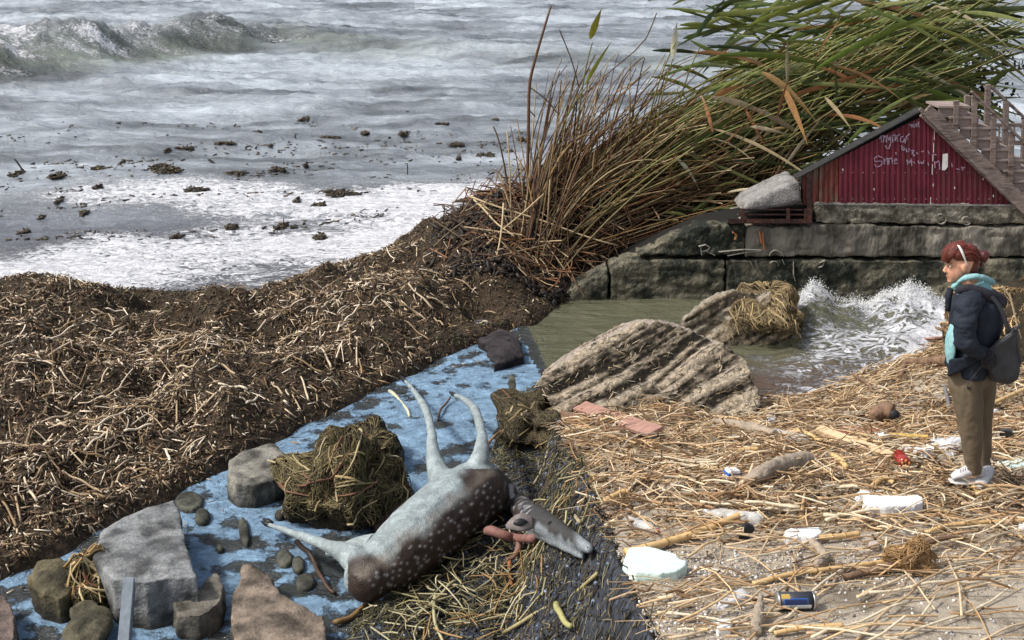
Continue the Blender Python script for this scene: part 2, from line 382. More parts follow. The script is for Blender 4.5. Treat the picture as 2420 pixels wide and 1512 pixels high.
    ac = N.new('ShaderNodeAttribute'); ac.attribute_name = 'col'; af = N.new('ShaderNodeAttribute'); af.attribute_name = 'foam'; ar = N.new('ShaderNodeAttribute'); ar.attribute_name = 'froth'
    geo = N.new('ShaderNodeNewGeometry')
    def mapping(sx, sy): q = N.new('ShaderNodeMapping'); q.inputs['Scale'].default_value = (sx, sy, 1); L.new(geo.outputs['Position'], q.inputs['Vector']); return q.outputs[0]
    def math_(op, a, b_=None):
        q = N.new('ShaderNodeMath'); q.operation = op
        for i, t in enumerate((a, b_)):
            if t is None: continue
            if isinstance(t, (int, float)): q.inputs[i].default_value = t
            else: L.new(t, q.inputs[i])
        return q.outputs[0]
    # open-water foam: torn streaks;  surf among rocks: froth with round holes
    n1 = node('ShaderNodeTexNoise', Scale=1.5, Detail=10.0, Roughness=.72, Distortion=1.2); L.new(mapping(1.3, 2.2), n1.inputs['Vector'])
    n1b = node('ShaderNodeTexNoise', Scale=3.2, Detail=9.0, Roughness=.66, Distortion=1.6); L.new(mapping(1.0, 1.7), n1b.inputs['Vector'])
    v1 = N.new('ShaderNodeTexVoronoi'); v1.feature = 'SMOOTH_F1'; v1.inputs['Scale'].default_value = 3.1; v1.inputs['Smoothness'].default_value = .35
    nw = node('ShaderNodeTexNoise', Scale=2.2, Detail=5.0); L.new(geo.outputs['Position'], nw.inputs['Vector'])
    wp = N.new('ShaderNodeMix'); wp.data_type = 'RGBA'; wp.blend_type = 'LINEAR_LIGHT'; wp.inputs[0].default_value = .22; L.new(geo.outputs['Position'], wp.inputs[6]); L.new(nw.outputs['Color'], wp.inputs[7]); L.new(wp.outputs[2], v1.inputs['Vector'])
    n2 = node('ShaderNodeTexNoise', Scale=5.0, Detail=7.0, Roughness=.65); L.new(geo.outputs['Position'], n2.inputs['Vector'])
    ridge = math_('SUBTRACT', 1.0, math_('MULTIPLY', math_('ABSOLUTE', math_('SUBTRACT', n1b.outputs['Fac'], .5)), 5.0))
    streak = math_('ADD', math_('MULTIPLY', n1.outputs['Fac'], .50), math_('MULTIPLY', ridge, .40))
    hole = math_('ADD', math_('MULTIPLY', v1.outputs['Distance'], .34), math_('MULTIPLY', n2.outputs['Fac'], .78))
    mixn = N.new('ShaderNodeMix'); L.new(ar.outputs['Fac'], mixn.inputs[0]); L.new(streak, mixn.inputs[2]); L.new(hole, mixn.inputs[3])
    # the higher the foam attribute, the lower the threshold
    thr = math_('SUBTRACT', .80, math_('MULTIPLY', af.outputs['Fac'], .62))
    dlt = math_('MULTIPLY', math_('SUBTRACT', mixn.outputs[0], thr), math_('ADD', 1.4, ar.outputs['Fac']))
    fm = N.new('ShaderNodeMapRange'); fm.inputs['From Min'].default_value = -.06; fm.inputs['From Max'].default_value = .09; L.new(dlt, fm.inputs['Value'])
    fcol = N.new('ShaderNodeMix'); fcol.data_type = 'RGBA'; L.new(ar.outputs['Fac'], fcol.inputs[0]); fcol.inputs[6].default_value = (.70, .71, .74, 1); fcol.inputs[7].default_value = DIM_FROTH
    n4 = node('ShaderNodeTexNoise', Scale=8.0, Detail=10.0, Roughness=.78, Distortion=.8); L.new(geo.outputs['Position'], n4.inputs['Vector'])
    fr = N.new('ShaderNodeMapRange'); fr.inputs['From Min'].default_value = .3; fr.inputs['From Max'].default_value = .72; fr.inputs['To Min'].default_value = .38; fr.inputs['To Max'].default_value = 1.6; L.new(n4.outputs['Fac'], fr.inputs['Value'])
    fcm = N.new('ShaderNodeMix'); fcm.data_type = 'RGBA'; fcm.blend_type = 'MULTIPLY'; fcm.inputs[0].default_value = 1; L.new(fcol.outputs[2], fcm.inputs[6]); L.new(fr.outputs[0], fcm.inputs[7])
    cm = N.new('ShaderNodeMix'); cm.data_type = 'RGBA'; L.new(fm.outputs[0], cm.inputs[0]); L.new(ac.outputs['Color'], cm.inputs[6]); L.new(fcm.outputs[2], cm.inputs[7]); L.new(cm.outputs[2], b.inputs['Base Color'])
    rm = N.new('ShaderNodeMapRange'); rm.inputs['To Min'].default_value = .13; rm.inputs['To Max'].default_value = .85; L.new(fm.outputs[0], rm.inputs['Value']); L.new(rm.outputs[0], b.inputs['Roughness'])
    b.inputs['IOR'].default_value = 1.33
    nb = node('ShaderNodeTexNoise', Scale=1.0, Detail=7.0, Roughness=.62, Distortion=.4); L.new(mapping(1.4, 3.2), nb.inputs['Vector'])
    bp = node('ShaderNodeBump', Strength=1.0, Distance=.20); L.new(nb.outputs['Fac'], bp.inputs['Height'])
    bp2 = node('ShaderNodeBump', Strength=1.0, Distance=.03); L.new(math_('MULTIPLY', fm.outputs[0], mixn.outputs[0]), bp2.inputs['Height']); L.new(bp.outputs[0], bp2.inputs['Normal'])
    L.new(bp2.outputs[0], b.inputs['Normal'])
    o = link('sea', me, m); tag(o, kind='structure', label='grey green sea with breaking waves and white foam')
DIM_FROTH = (.19, .30, .42, 1)  # surf foam colour with the dim blue light put into it
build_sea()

# ------------------------------------------------------------------ wrack spit, shingle, beach
m_wrack_floor = mat('wrack_floor', (.045, .031, .019), rough=.95, nscale=14, namt=.7, bump=.03)
m_shingle = mat('shingle_floor', (.030, .034, .042), rough=.55, nscale=18, namt=.8, bump=.02, spec=.5, stain=(.12, .15, .2), stain_scale=22, stain_thr=.62)
def height_sheet(name, x0, x1, y0, y1, step, fz, m, poly, pad=.5, kind='structure', label=None):
    xs = np.arange(x0, x1, step); ys = np.arange(y0, y1, step); X, Y = np.meshgrid(xs, ys); x, y = X.ravel(), Y.ravel()
    z = fz(x, y); nr, nc = len(ys), len(xs); Fc = grid_faces(nr, nc)
    keep = poly_dist(x, y, poly) > -pad; ok = keep[Fc].all(1); Fc = Fc[ok]
    used = np.unique(Fc); idx = np.full(len(x), -1); idx[used] = np.arange(len(used))
    me = npmesh(name, np.stack([x, y, z], -1)[used], idx[Fc]); o = link(name, me, m); tag(o, label, kind=kind); return o
height_sheet('wrack_bank', -8.5, 12.6, 7.2, 23.5, .055, bank_z, m_wrack_floor, bank_poly, .4, label='dark bank of washed up reed wrack')
height_sheet('shingle', -2.0, 1.6, 4.3, 13.0, .035, shingle_z, m_shingle, sh_poly, .3, label='dark wet shingle under the dead deer')
def build_beach():
    ys = np.concatenate([np.arange(3.2, 9, .03), np.arange(9, 16.3, .04)]); nc = 200
    ex = edge_x(ys); t = np.linspace(0, 1, nc)
    X = ex[:, None] + (9.5 - ex[:, None]) * t[None] ; Y = np.repeat(ys[:, None], nc, 1)
    Z = beach_z(X.ravel(), Y.ravel()).reshape(X.shape)
    # the eroded edge drops to the surf
    Xs = np.hstack([ex[:, None] + .25, ex[:, None] + .04, X]); Ys = np.hstack([ys[:, None], ys[:, None], Y])
    Zs = np.hstack([np.full((len(ys), 1), -.6), Z[:, :1] - .12, Z])
    V = np.stack([Xs, Ys, Zs], -1).reshape(-1, 3)
    m = mat('sand', (.42, .365, .29), rough=.95, nscale=9, namt=.16, bump=.012, bscale=90, stain=(.20, .165, .125), stain_scale=2.6, stain_thr=.56, spec=.15)
    o = link('beach', npmesh('beach', V, grid_faces(len(ys), nc + 2)), m); tag(o, 'pale sandy beach with patches of gravel', kind='structure')
build_beach()
# seabed closes the world below
bm_ = npmesh('seabed', [(-3000, -30, -3.0), (3000, -30, -3.0), (3000, 4000, -3.0), (-3000, 4000, -3.0)], [(0, 1, 2, 3)])
tag(link('seabed', bm_, mat('seabed', (.08, .07, .06))), kind='structure')
# ------------------------------------------------------------------ quay wall: three courses of cast blocks, each block a part
WY = 15.5
m_conc = mat('quay_concrete', (.21, .19, .155), rough=.9, nscale=5, namt=.45, bump=.05, bscale=14, stain=(.045, .040, .032), stain_scale=1.7, stain_thr=.56, spec=.2, stretch=(1, 1, .35))
m_conc_low = mat('algae_and_shade_concrete', (.15, .135, .095), rough=.85, nscale=6, namt=.5, bump=.05, bscale=16, stain=(.020, .024, .018), stain_scale=2.0, stain_thr=.50, stretch=(1, 1, .8))
m_conc_top = mat('lichen_concrete', (.26, .235, .185), rough=.92, nscale=16, namt=.5, bump=.04, bscale=24, stain=(.085, .075, .055), stain_scale=5, stain_thr=.53)
m_gap = mat('joint_shadow', (.015, .014, .012), rough=1)
wall = thing('quay_wall', (4.5, 16.0, 0), 'stained concrete quay wall of big blocks below the red shed', 'wall')
def wall_block(outline_uv, y, thick, m, name='block', seed=0, amp=.02, voxel=.03):
    f = [PY(u, v, y) for u, v in outline_uv]; bk = [Vector((p.x, p.y + thick, p.z)) for p in f]
    me = remesh([prism(f, bk)], voxel, 1, name)
    V = get_co(me); Nn = get_no(me)
    d = fbm3(V * 5, 4, seed) * amp + np.minimum(fbm3(V * np.array([1.2, 1.2, 4]) + 5, 3, seed) * amp * 2.6, 0) + fbm3(V * 17, 3, seed + 3) * amp * .7 - .03 * np.clip(1 - np.abs(fbm3(V * np.array([.8, .8, 2.6]), 3, seed + 9)) * 30, 0, 1)
    set_co(me, V + Nn * d[:, None]); me.polygons.foreach_set('use_smooth', np.ones(len(me.polygons), bool))
    return part(name, me, m, wall)
def uvx(u): return u
# lowest course, seen down to the water
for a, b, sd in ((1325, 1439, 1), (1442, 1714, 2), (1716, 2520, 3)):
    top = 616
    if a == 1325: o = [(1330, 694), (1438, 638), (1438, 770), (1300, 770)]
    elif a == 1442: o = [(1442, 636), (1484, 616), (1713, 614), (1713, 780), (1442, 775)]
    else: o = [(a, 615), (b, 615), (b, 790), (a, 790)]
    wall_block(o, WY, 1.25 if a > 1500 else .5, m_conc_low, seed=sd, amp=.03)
# middle course, set back a little above the black joint
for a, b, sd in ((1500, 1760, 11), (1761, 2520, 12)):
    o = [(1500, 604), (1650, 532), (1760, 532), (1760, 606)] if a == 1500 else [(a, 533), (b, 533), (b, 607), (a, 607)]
    wall_block(o, WY + .05, 1.15 if a > 1500 else .35, m_conc if a > 1500 else m_conc_low, seed=sd, amp=.035)  # left end takes the darker concrete: its sunlit top is shaded by colour
# top slabs under the shed
for a, b, sd in ((1925, 2520, 21),):
    wall_block([(a, 484 if a > 1925 else 478), (b, 485), (b, 531), (a, 531)], WY + .08, 1.1, m_conc_top, name='top_slab', seed=sd, amp=.03)
# backing so the joints read black
simple('backing', [prism([PY(u, v, WY + .3) for u, v in ((1520, 605), (1680, 535), (1900, 500), (2520, 500), (2520, 760), (1400, 760), (1400, 680))],
                         [PY(u, v, WY + .3) + Vector((0, .8, 0)) for u, v in ((1520, 605), (1680, 535), (1900, 500), (2520, 500), (2520, 760), (1400, 760), (1400, 680))])], m_gap, wall)
m_scratch = mat('pale_scratches', (.24, .225, .19), rough=.9, nscale=40, namt=.6)
m_ruststain = mat('rust_mark', (.30, .12, .05), rough=.9, nscale=12, namt=.4)
def wmark(pts, w, mm=m_scratch, y=WY - .034):
    lst = []
    for a, b in zip(pts[:-1], pts[1:]):
        A, B = PY(*a, y), PY(*b, y); d = (B - A); L_ = max(d.length, 1e-4); n = Vector((-d.z, 0, d.x)) / L_ * w / 2; e = d / L_ * w * .3
        q = [A - e + n, B + e + n, B + e - n, A - e - n]; lst.append(prism(q, [p + Vector((0, .05, 0)) for p in q]))
    V, Fc = join_vf(lst); me = npmesh('mark', V, Fc, smooth=False); fix_normals(me); return part('chalk_mark', me, mm, wall)
arc = lambda u, v, r_, a0, a1, n=8, sq=1: [(u + r_ * math.cos(R(t)), v - r_ * sq * math.sin(R(t))) for t in np.linspace(a0, a1, n)]
for g in ([(1656, 581), (1659, 603)], [(1652, 583), (1668, 579), (1678, 585), (1672, 592), (1660, 594)], [(1668, 593), (1690, 604)], arc(1833, 606, 14, 10, 175), [(1846, 595), (1852, 606)], [(1700, 596), (1760, 590), (1800, 592), (1755, 598), (1720, 605)],
          [(1774, 619), (1778, 628)], [(1786, 617), (1790, 630)], arc(1830, 628, 10, 0, 150), [(1850, 615), (1854, 625)], [(1835, 655), (1842, 670), (1860, 668)], [(1876, 620), (1876, 650), (1880, 664)], [(1938, 622), (1950, 616), (1944, 630), (1936, 633)], arc(2225, 518, 12, 200, 480), arc(2285, 522, 10, 30, 330), arc(2262, 556, 13, -20, 120)):
    wmark(g, .006)
for g in ([(1733, 550), (1742, 556), (1738, 566)], [(1795, 548), (1800, 575)], [(1802, 552), (1806, 590)]): wmark(g, .016, m_ruststain)
# grey block on the ledge with rusty channel iron beneath it
m_grey = mat('weathered_grey_concrete', (.25, .24, .23), rough=.9, nscale=12, namt=.3, bump=.02, bscale=40, stain=(.13, .12, .11), stain_scale=5, stain_thr=.58)
cb = [(1752, 500), (1768, 478), (1880, 426), (1893, 430), (1896, 480), (1860, 488), (1800, 496)]
f = [PY(u, v, WY + .02) for u, v in cb]
me = remesh([prism(f, [Vector((p.x, p.y + .7, p.z)) for p in f])], .03, 2, 'concrete_block'); V = get_co(me); set_co(me, V + get_no(me) * (fbm3(V * 5, 4, 5) * .03)[:, None])
tag(link('concrete_block', me, m_grey), 'grey broken concrete block lying on the rusty ledge left of the shed', 'block')
m_rust = mat('rusty_iron', (.085, .035, .026), rough=.85, nscale=14, namt=.5, bump=.01, stain=(.035, .022, .02), stain_scale=5, stain_thr=.5)
led = thing('iron_ledge', PY(1820, 528, WY), 'rusty channel iron ledge along the top of the quay wall', 'iron ledge')
for (u0, v0, u1, v1, y) in ((1722, 517, 1915, 528, WY - .06), (1748, 505, 1902, 509, WY - .05), (1762, 494, 1898, 497, WY - .04)):
    a, b = PY(u0, v0, y), PY(u1, v1, y); simple('rail', [prism([PY(u0, v0, y), PY(u1, v0, y), PY(u1, v1, y), PY(u0 - 4, v1, y)], [PY(u0, v0, y + .2), PY(u1, v0, y + .2), PY(u1, v1, y + .2), PY(u0 - 4, v1, y + .2)])], m_rust, led, bevel=.004)
for u in (1750, 1858, 1900):
    simple('bracket', [prism([PY(u, 492, WY - .07), PY(u + 9, 492, WY - .07), PY(u + 9, 527, WY - .07), PY(u, 527, WY - .07)], [PY(u, 492, WY + .05), PY(u + 9, 492, WY + .05), PY(u + 9, 527, WY + .05), PY(u, 527, WY + .05)])], m_rust, led)
post_ = simple('rusty_post', [prism([PY(u, v, WY - .09) for u, v in ((1906, 410), (1918, 404), (1920, 530), (1907, 530))], [PY(u, v, WY + .01) for u, v in ((1906, 410), (1918, 404), (1920, 530), (1907, 530))])], m_rust, bevel=.006)
tag(post_, 'dark rusty iron post standing at the left edge of the red shed', 'post')

# ------------------------------------------------------------------ red corrugated shed with its sloping roof
SY = WY + .12
m_red = mat('red_sheet', (.15, .020, .036), rough=.6, nscale=7, namt=.38, bump=.002, stain=(.11, .03, .032), stain_scale=3.5, stain_thr=.56, spec=.4, stretch=(1, 1, .5))
m_redrust = mat('rusted_red_sheet', (.16, .045, .035), rough=.7, nscale=9, namt=.5, stain=(.17, .12, .09), stain_scale=4, stain_thr=.55, stretch=(1.5, 1, .4))
m_chalk = mat('chalk_paint', (.36, .27, .36), rough=.9, nscale=45, namt=.6)
m_white = mat('old_white_paint', (.72, .70, .67), rough=.7, nscale=20, namt=.15)
m_felt = mat('roof_felt', (.03, .03, .03), rough=.95, nscale=12, namt=.4)
m_wood_old = mat('weathered_wood', (.23, .18, .16), rough=.85, nscale=9, namt=.4, bump=.01, bscale=30, stretch=(1, 1, 6), stain=(.09, .065, .055), stain_scale=3, stain_thr=.56)
m_wood_tread = mat('stair_wood', (.30, .24, .215), rough=.85, nscale=9, namt=.35, bump=.006, bscale=40, stretch=(.6, 1, 8))
shed = thing('shed', PY(2140, 483, SY + .3), 'dark red corrugated shed with chalk graffiti on top of the quay wall', 'shed')
def top_v(u): return min(dg_v(u) + 2, 1e9) if u < 2182 else 256 + (u - 2182) * .985
def sheet_panel(u0, u1, m, y, pitch=12.4, name='wall_sheet'):
    V, Fc = [], []; us = []
    u = u0
    while u < u1 - .5:
        us += [(u, 0), (u + pitch * .12, 1), (u + pitch * .55, 1), (u + pitch * .68, 0)]; u += pitch
    us.append((u1, 0)); us = [(a, k) for a, k in us if a <= u1]
    for a, k in us:
        d = .018 * k
        for vv, yy in ((484, y - d), (top_v(a), y - d), (top_v(a), y - d + .03), (484, y - d + .03)): V.append(PY(a, vv, yy))
    for i in range(len(us) - 1):
        p, q = i * 4, i * 4 + 4
        Fc += [(p, q, q + 1, p + 1), (p + 1, q + 1, q + 2, p + 2), (p + 2, q + 2, q + 3, p + 3), (p + 3, q + 3, q, p)]
    n = len(us) * 4; Fc += [(0, 1, 2, 3), (n - 4, n - 1, n - 2, n - 3)]
    me = npmesh(name, V, Fc, smooth=False); fix_normals(me); return part(name, me, m, shed)
sheet_panel(1896, 1934, m_redrust, SY + .006).data.name = 'sheet'
sheet_panel(1936, 1984, m_redrust, SY)
sheet_panel(1982, 2192, m_red, SY - .006); sheet_panel(2189, 2402, m_red, SY)
shed.children[0]['label'] = 'rusted narrow wall sheet'; shed.children[1]['label'] = 'rust streaked wall sheet'
rf = [(1880, top_v(1880)), (2182, top_v(2182) - 1), (2420, 490)]
for (u0, u1) in ((1884, 2184),):
    a, b = PY(u0, top_v(u0) - 1, SY - .05), PY(u1, top_v(u1) - 1, SY - .05); dn = Vector((0, 0, -.018)); bk = Vector((0, .24, 0))
    simple('roof', [prism([a, b, b + dn, a + dn], [a + bk, b + bk, b + bk + dn, a + bk + dn])], m_felt, shed)
simple('side_wall', [prism([PY(u, v, SY + .06) for u, v in ((1900, 484), (1900, 412), (2182, 268), (2390, 484))], [PY(u, v, SY + .06) + Vector((0, .20, 0)) for u, v in ((1900, 484), (1900, 412), (2182, 268), (2390, 484))])], m_felt, shed)
for k in range(34):
    u = 1990 + (k % 17) * 24.8; v = 470 - (k // 17) * 62
    if v < top_v(u) + 14: continue
    simple('screw', [ellipsoid(PY(u, v, SY - .022), (.008, .006, .008), 6, 4)], m_grey, shed)
# white notice strip and paint run
simple('notice', [prism([PY(u, v, SY - .031) for u, v in ((2228, 364), (2240, 362), (2240, 394), (2234, 402), (2226, 402))], [PY(u, v, SY - .025) for u, v in ((2228, 364), (2240, 362), (2240, 394), (2234, 402), (2226, 402))])], m_white, shed)
def stroke(pts, w, name='graffiti', m=m_chalk, y=SY - .032):
    lst = []
    for a, b in zip(pts[:-1], pts[1:]):
        A, B = PY(*a, y), PY(*b, y); d = (B - A); L_ = max(d.length, 1e-4); n = Vector((-d.z, 0, d.x)) / L_ * w / 2; e = d / L_ * w * .3
        q = [A - e + n, B + e + n, B + e - n, A - e - n]; lst.append(prism(q, [p + Vector((0, .003, 0)) for p in q]))
    return lst
K = .2003   # display px per px of the enlarged view; origin (1985, 208)
def gz(pts): return [(1985 + x * .2, 208 + y * .2) for x, y in pts]
def remesh_join(l):
    V, Fc = join_vf(l); me = npmesh('stroke', V, Fc, smooth=False); fix_normals(me); return me
GR = [
    # upper word: ~ "mпjrrof"
    [(470, 600), (485, 560), (490, 640)], [(490, 570), (520, 560), (515, 640)], [(525, 580), (545, 560), (550, 640)], [(560, 560), (575, 620), (600, 560), (600, 660), (580, 715), (550, 710), (540, 680)],
    [(620, 560), (625, 640)], [(620, 570), (650, 545), (655, 620)], [(670, 560), (680, 630)], [(675, 570), (710, 545)], [(750, 570), (720, 580), (715, 630), (745, 640), (770, 600)], [(770, 650), (780, 590), (800, 555), (825, 545)], [(760, 600), (800, 600)],
    # middle word "buz"
    [(730, 680), (735, 730)], [(735, 705), (760, 700), (762, 730), (738, 735)], [(780, 715), (790, 755), (815, 745), (820, 715)], [(840, 740), (880, 735), (850, 775), (890, 790), (870, 805)], [(905, 760), (925, 780)], [(965, 750), (990, 745)], [(1040, 740), (1055, 775)],
    # lower line "Sиre  M w . in"
    [(500, 820), (450, 800), (405, 830), (415, 870), (480, 860), (505, 880), (480, 920), (430, 930), (410, 900)], [(520, 830), (525, 900)], [(525, 870), (560, 820), (565, 900)], [(575, 830), (580, 900)], [(578, 840), (610, 825)], [(615, 835), (620, 895)], [(640, 870), (680, 850), (660, 830), (640, 860), (650, 895), (685, 885)], [(655, 765), (665, 790)],
    [(790, 850), (800, 900)], [(795, 850), (820, 890), (845, 835), (850, 920)], [(870, 870), (885, 890)], [(925, 860), (935, 900), (955, 870), (975, 900), (995, 855)], [(1040, 880), (1048, 915)], [(1090, 800), (1100, 780), (1140, 790)], [(1120, 870), (1125, 940)], [(1135, 880), (1170, 860), (1175, 880), (1180, 960)], [(1320, 890), (1328, 930)], [(1380, 955), (1410, 960)], [(1440, 930), (1450, 970)], [(1445, 950), (1475, 935)],
    # small figures near the ridge "4R42"
    [(820, 430), (850, 455)], [(845, 425), (848, 465)], [(860, 425), (865, 460)], [(862, 430), (880, 435), (866, 445), (885, 462)], [(890, 420), (895, 445), (912, 440)], [(908, 420), (912, 460)], [(918, 400), (935, 400), (925, 440), (942, 462)]]
for g in GR: part('graffiti_stroke', remesh_join(stroke(gz(g), .011)), m_chalk, shed)
for y0, y1, x in ((480, 610, 1117), (650, 760, 1108), (790, 860, 1100), (900, 1020, 1092), (1130, 1160, 1105), (1290, 1365, 1073)): simple('paint_run', stroke(gz([(x, y0), (x - 2, y1)]), .008), m_white, shed)
for x, y in ((1690, 1075), (1355, 1178), (1813, 1275), (403, 1195), (1370, 735), (660, 770), (33, 965), (1320, 665)): simple('paint_chip', stroke(gz([(x, y - 9), (x + 2, y + 9)]), .011), m_white, shed)
# white skirting line at the foot of the sheets
simple('base_trim', [prism([PY(u, v, SY - .05) for u, v in ((1925, 480), (2400, 483), (2400, 487), (1925, 484))], [PY(u, v, SY + .02) for u, v in ((1925, 480), (2400, 483), (2400, 487), (1925, 484))])], m_grey, shed)

# ------------------------------------------------------------------ wooden stairs coming down to the right
stair = thing('stairs', PY(2330, 480, SY + .3), 'weathered wooden staircase with handrails beside the red shed', 'staircase')
def bar(u0, v0, u1, v1, w, y, d, name, m=m_wood_old, par=stair, cap=0):
    a, b = PY(u0, v0, y), PY(u1, v1, y); t = (b - a).normalized(); n = Vector((-t.z, 0, t.x)) * w / 2; bk = Vector((0, d, 0))
    q = [a + n, b + n, b - n, a - n]; return simple(name, [prism(q, [p + bk for p in q])], m, par, bevel=.004)
bar(2188, 262, 2450, 512, .19, SY - .10, .07, 'stringer')
bar(2174, 257, 2440, 520, .05, SY - .125, .03, 'edge_board')
for k in range(9):
    u = 2228 + k * 25.4; v = 250 + k * 25.2
    a, b = PY(u - 10, v, SY + .02), PY(u + 66, v, SY + .02)
    if v < dg_v(u + 40) + 0: pass
    dn = Vector((0, 0, -.03)); bk = Vector((0, .5, 0))
    simple('tread', [prism([a, b, b + dn, a + dn], [a + bk, b + bk, b + bk + dn, a + bk + dn])], m_wood_tread, stair, bevel=.003)
    a2, b2 = a + dn + Vector((.02, .03, 0)), b + dn + Vector((-.02, .03, 0)); d2 = Vector((0, 0, -.125)); bk2 = Vector((0, .02, 0))
    simple('riser', [prism([a2, b2, b2 + d2, a2 + d2], [a2 + bk2, b2 + bk2, b2 + bk2 + d2, a2 + bk2 + d2])], m_wood_tread, stair, bevel=.002)
# near rail on posts, far rail behind
bar(2297, 216, 2470, 383, .032, SY - .02, .05, 'handrail'); bar(2345, 206, 2490, 342, .035, SY + .62, .05, 'handrail')
for u, v0, v1, y in ((2262, 238, 308, SY), (2305, 226, 352, SY), (2350, 270, 396, SY), (2392, 312, 436, SY), (2434, 352, 470, SY)):
    bar(u, v0, u - 3, v1, .068, y, .06, 'post')
for u, v0, v1 in ((2288, 226, 290), (2337, 200, 316), (2380, 240, 358), (2424, 282, 400)):
    bar(u, v0, u - 4, v1, .068, SY + .60, .06, 'post')
bar(2300, 296, 2500, 296, .05, SY + 1.1, .05, 'far_rail'); bar(2330, 338, 2500, 338, .06, SY + 1.1, .05, 'far_rail')
for u in (2362, 2377, 2398, 2416): bar(u, 298, u, 336, .02, SY + 1.1, .02, 'baluster')

# ------------------------------------------------------------------ boulders
def rock_mesh(name, front, y, depth, voxel=.025, back=None, lean=0, strata=None, amp=.03, sm=3, seed=0, fz=0):
    """a rock solid with a real thickness; outline on the near side, back outline smaller and lifted"""
    f = [PY(u, v, y + fz * (v - front[0][1])) for u, v in front]; c = sum(f, Vector()) / len(f); bs = back or .8
    b = [Vector((c.x + (p.x - c.x) * bs, p.y + depth, c.z + (p.z - c.z) * bs + lean)) for p in f]
    me = remesh([prism(f, b)], voxel, sm, name); V = get_co(me); Nn = get_no(me)
    d = fbm3(V * 3, 5, seed) * amp * 1.6
    if strata:
        dirv, freq, a = strata; Q = strata_q(V, dirv, freq, seed); n1_ = fbm3(Q, 3, seed + 3); d += (np.clip(n1_, -.25, .2) * 2.2 - .9 * np.clip(.06 - np.abs(n1_), 0, 1) * 10) * a + fbm3(V * 18, 3, seed + 9) * a * .7 + fbm3(Q * 3.1, 2, seed + 1) * a * .9
    set_co(me, V + Nn * d[:, None]); me.polygons.foreach_set('use_smooth', np.ones(len(me.polygons), bool)); return me
def strata_q(V, dirv, freq, seed):
    n_ = np.array(dirv, float); n_ /= np.linalg.norm(n_); t_ = np.cross((0, 1, 0), n_); w = fbm3(V * 1.1, 2, seed + 5) * .10
    return np.stack([V @ t_ * .35, V[:, 1] * .8, (V @ n_ + w) * freq], -1)
m_boul = mat('layered_stone', attr=True, rough=.9, nscale=22, namt=.55, bump=.03, bscale=30, spec=.2)
def strata_cols(me, dirv, freq, light, dark, seed, topn=None, topc=None):
    V = get_co(me); Nn = get_no(me); Q = strata_q(V, dirv, freq, seed); n1_ = fbm3(Q, 3, seed + 3)
    q2 = .50 + n1_ * 2.4 - np.clip(.05 - np.abs(n1_), 0, 1) * 12 + fbm3(Q * 3.1, 2, seed + 1) * 1.1 + fbm3(V * 14, 3, seed + 5) * .9
    k = np.clip(q2, 0, 1)[:, None]; c = np.array(dark) * (1 - k) + np.array(light) * k
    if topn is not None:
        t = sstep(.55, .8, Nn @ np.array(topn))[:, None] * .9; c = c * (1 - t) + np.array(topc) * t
    set_col(me, np.clip(c, 0, 1))
# big boulder: near face shows the layers, pale slanting top
B1 = [(1262, 905), (1310, 868), (1360, 838), (1430, 800), (1500, 768), (1548, 757), (1575, 764), (1615, 772), (1660, 790), (1705, 812), (1748, 840), (1776, 878), (1796, 925), (1802, 975), (1790, 1015), (1750, 1035), (1650, 1052), (1500, 1052), (1400, 1040), (1330, 990), (1290, 945)]
b1 = rock_mesh('boulder', B1, 11.0, 1.3, back=.84, lean=-.34, strata=((-.34, .0, .94), 15.0, .030), amp=.016, seed=2, sm=5, fz=-.0042)
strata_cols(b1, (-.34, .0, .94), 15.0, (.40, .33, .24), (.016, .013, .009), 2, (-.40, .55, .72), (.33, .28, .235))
tag(link('boulder', b1, m_boul), 'largest boulder with slanting stone layers and pale top edge by the water', 'boulder')
B2 = [(1600, 768), (1640, 735), (1690, 700), (1735, 686), (1790, 690), (1830, 698), (1858, 712), (1876, 745), (1886, 770), (1880, 795), (1862, 812), (1810, 822), (1740, 826), (1690, 815), (1640, 800)]
b2 = rock_mesh('boulder', B2, 13.7, 1.0, back=.82, lean=-.26, strata=((-.5, .1, .85), 6.0, .05), amp=.04, seed=31, sm=2, fz=-.003)
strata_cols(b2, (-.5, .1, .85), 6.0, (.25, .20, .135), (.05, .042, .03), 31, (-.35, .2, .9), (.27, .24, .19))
bo2 = thing('boulder', PY(1740, 820, 13.8), 'smaller boulder draped with straw between big boulder and breaking wave', 'boulder')
part('rock', b2, m_boul, bo2)
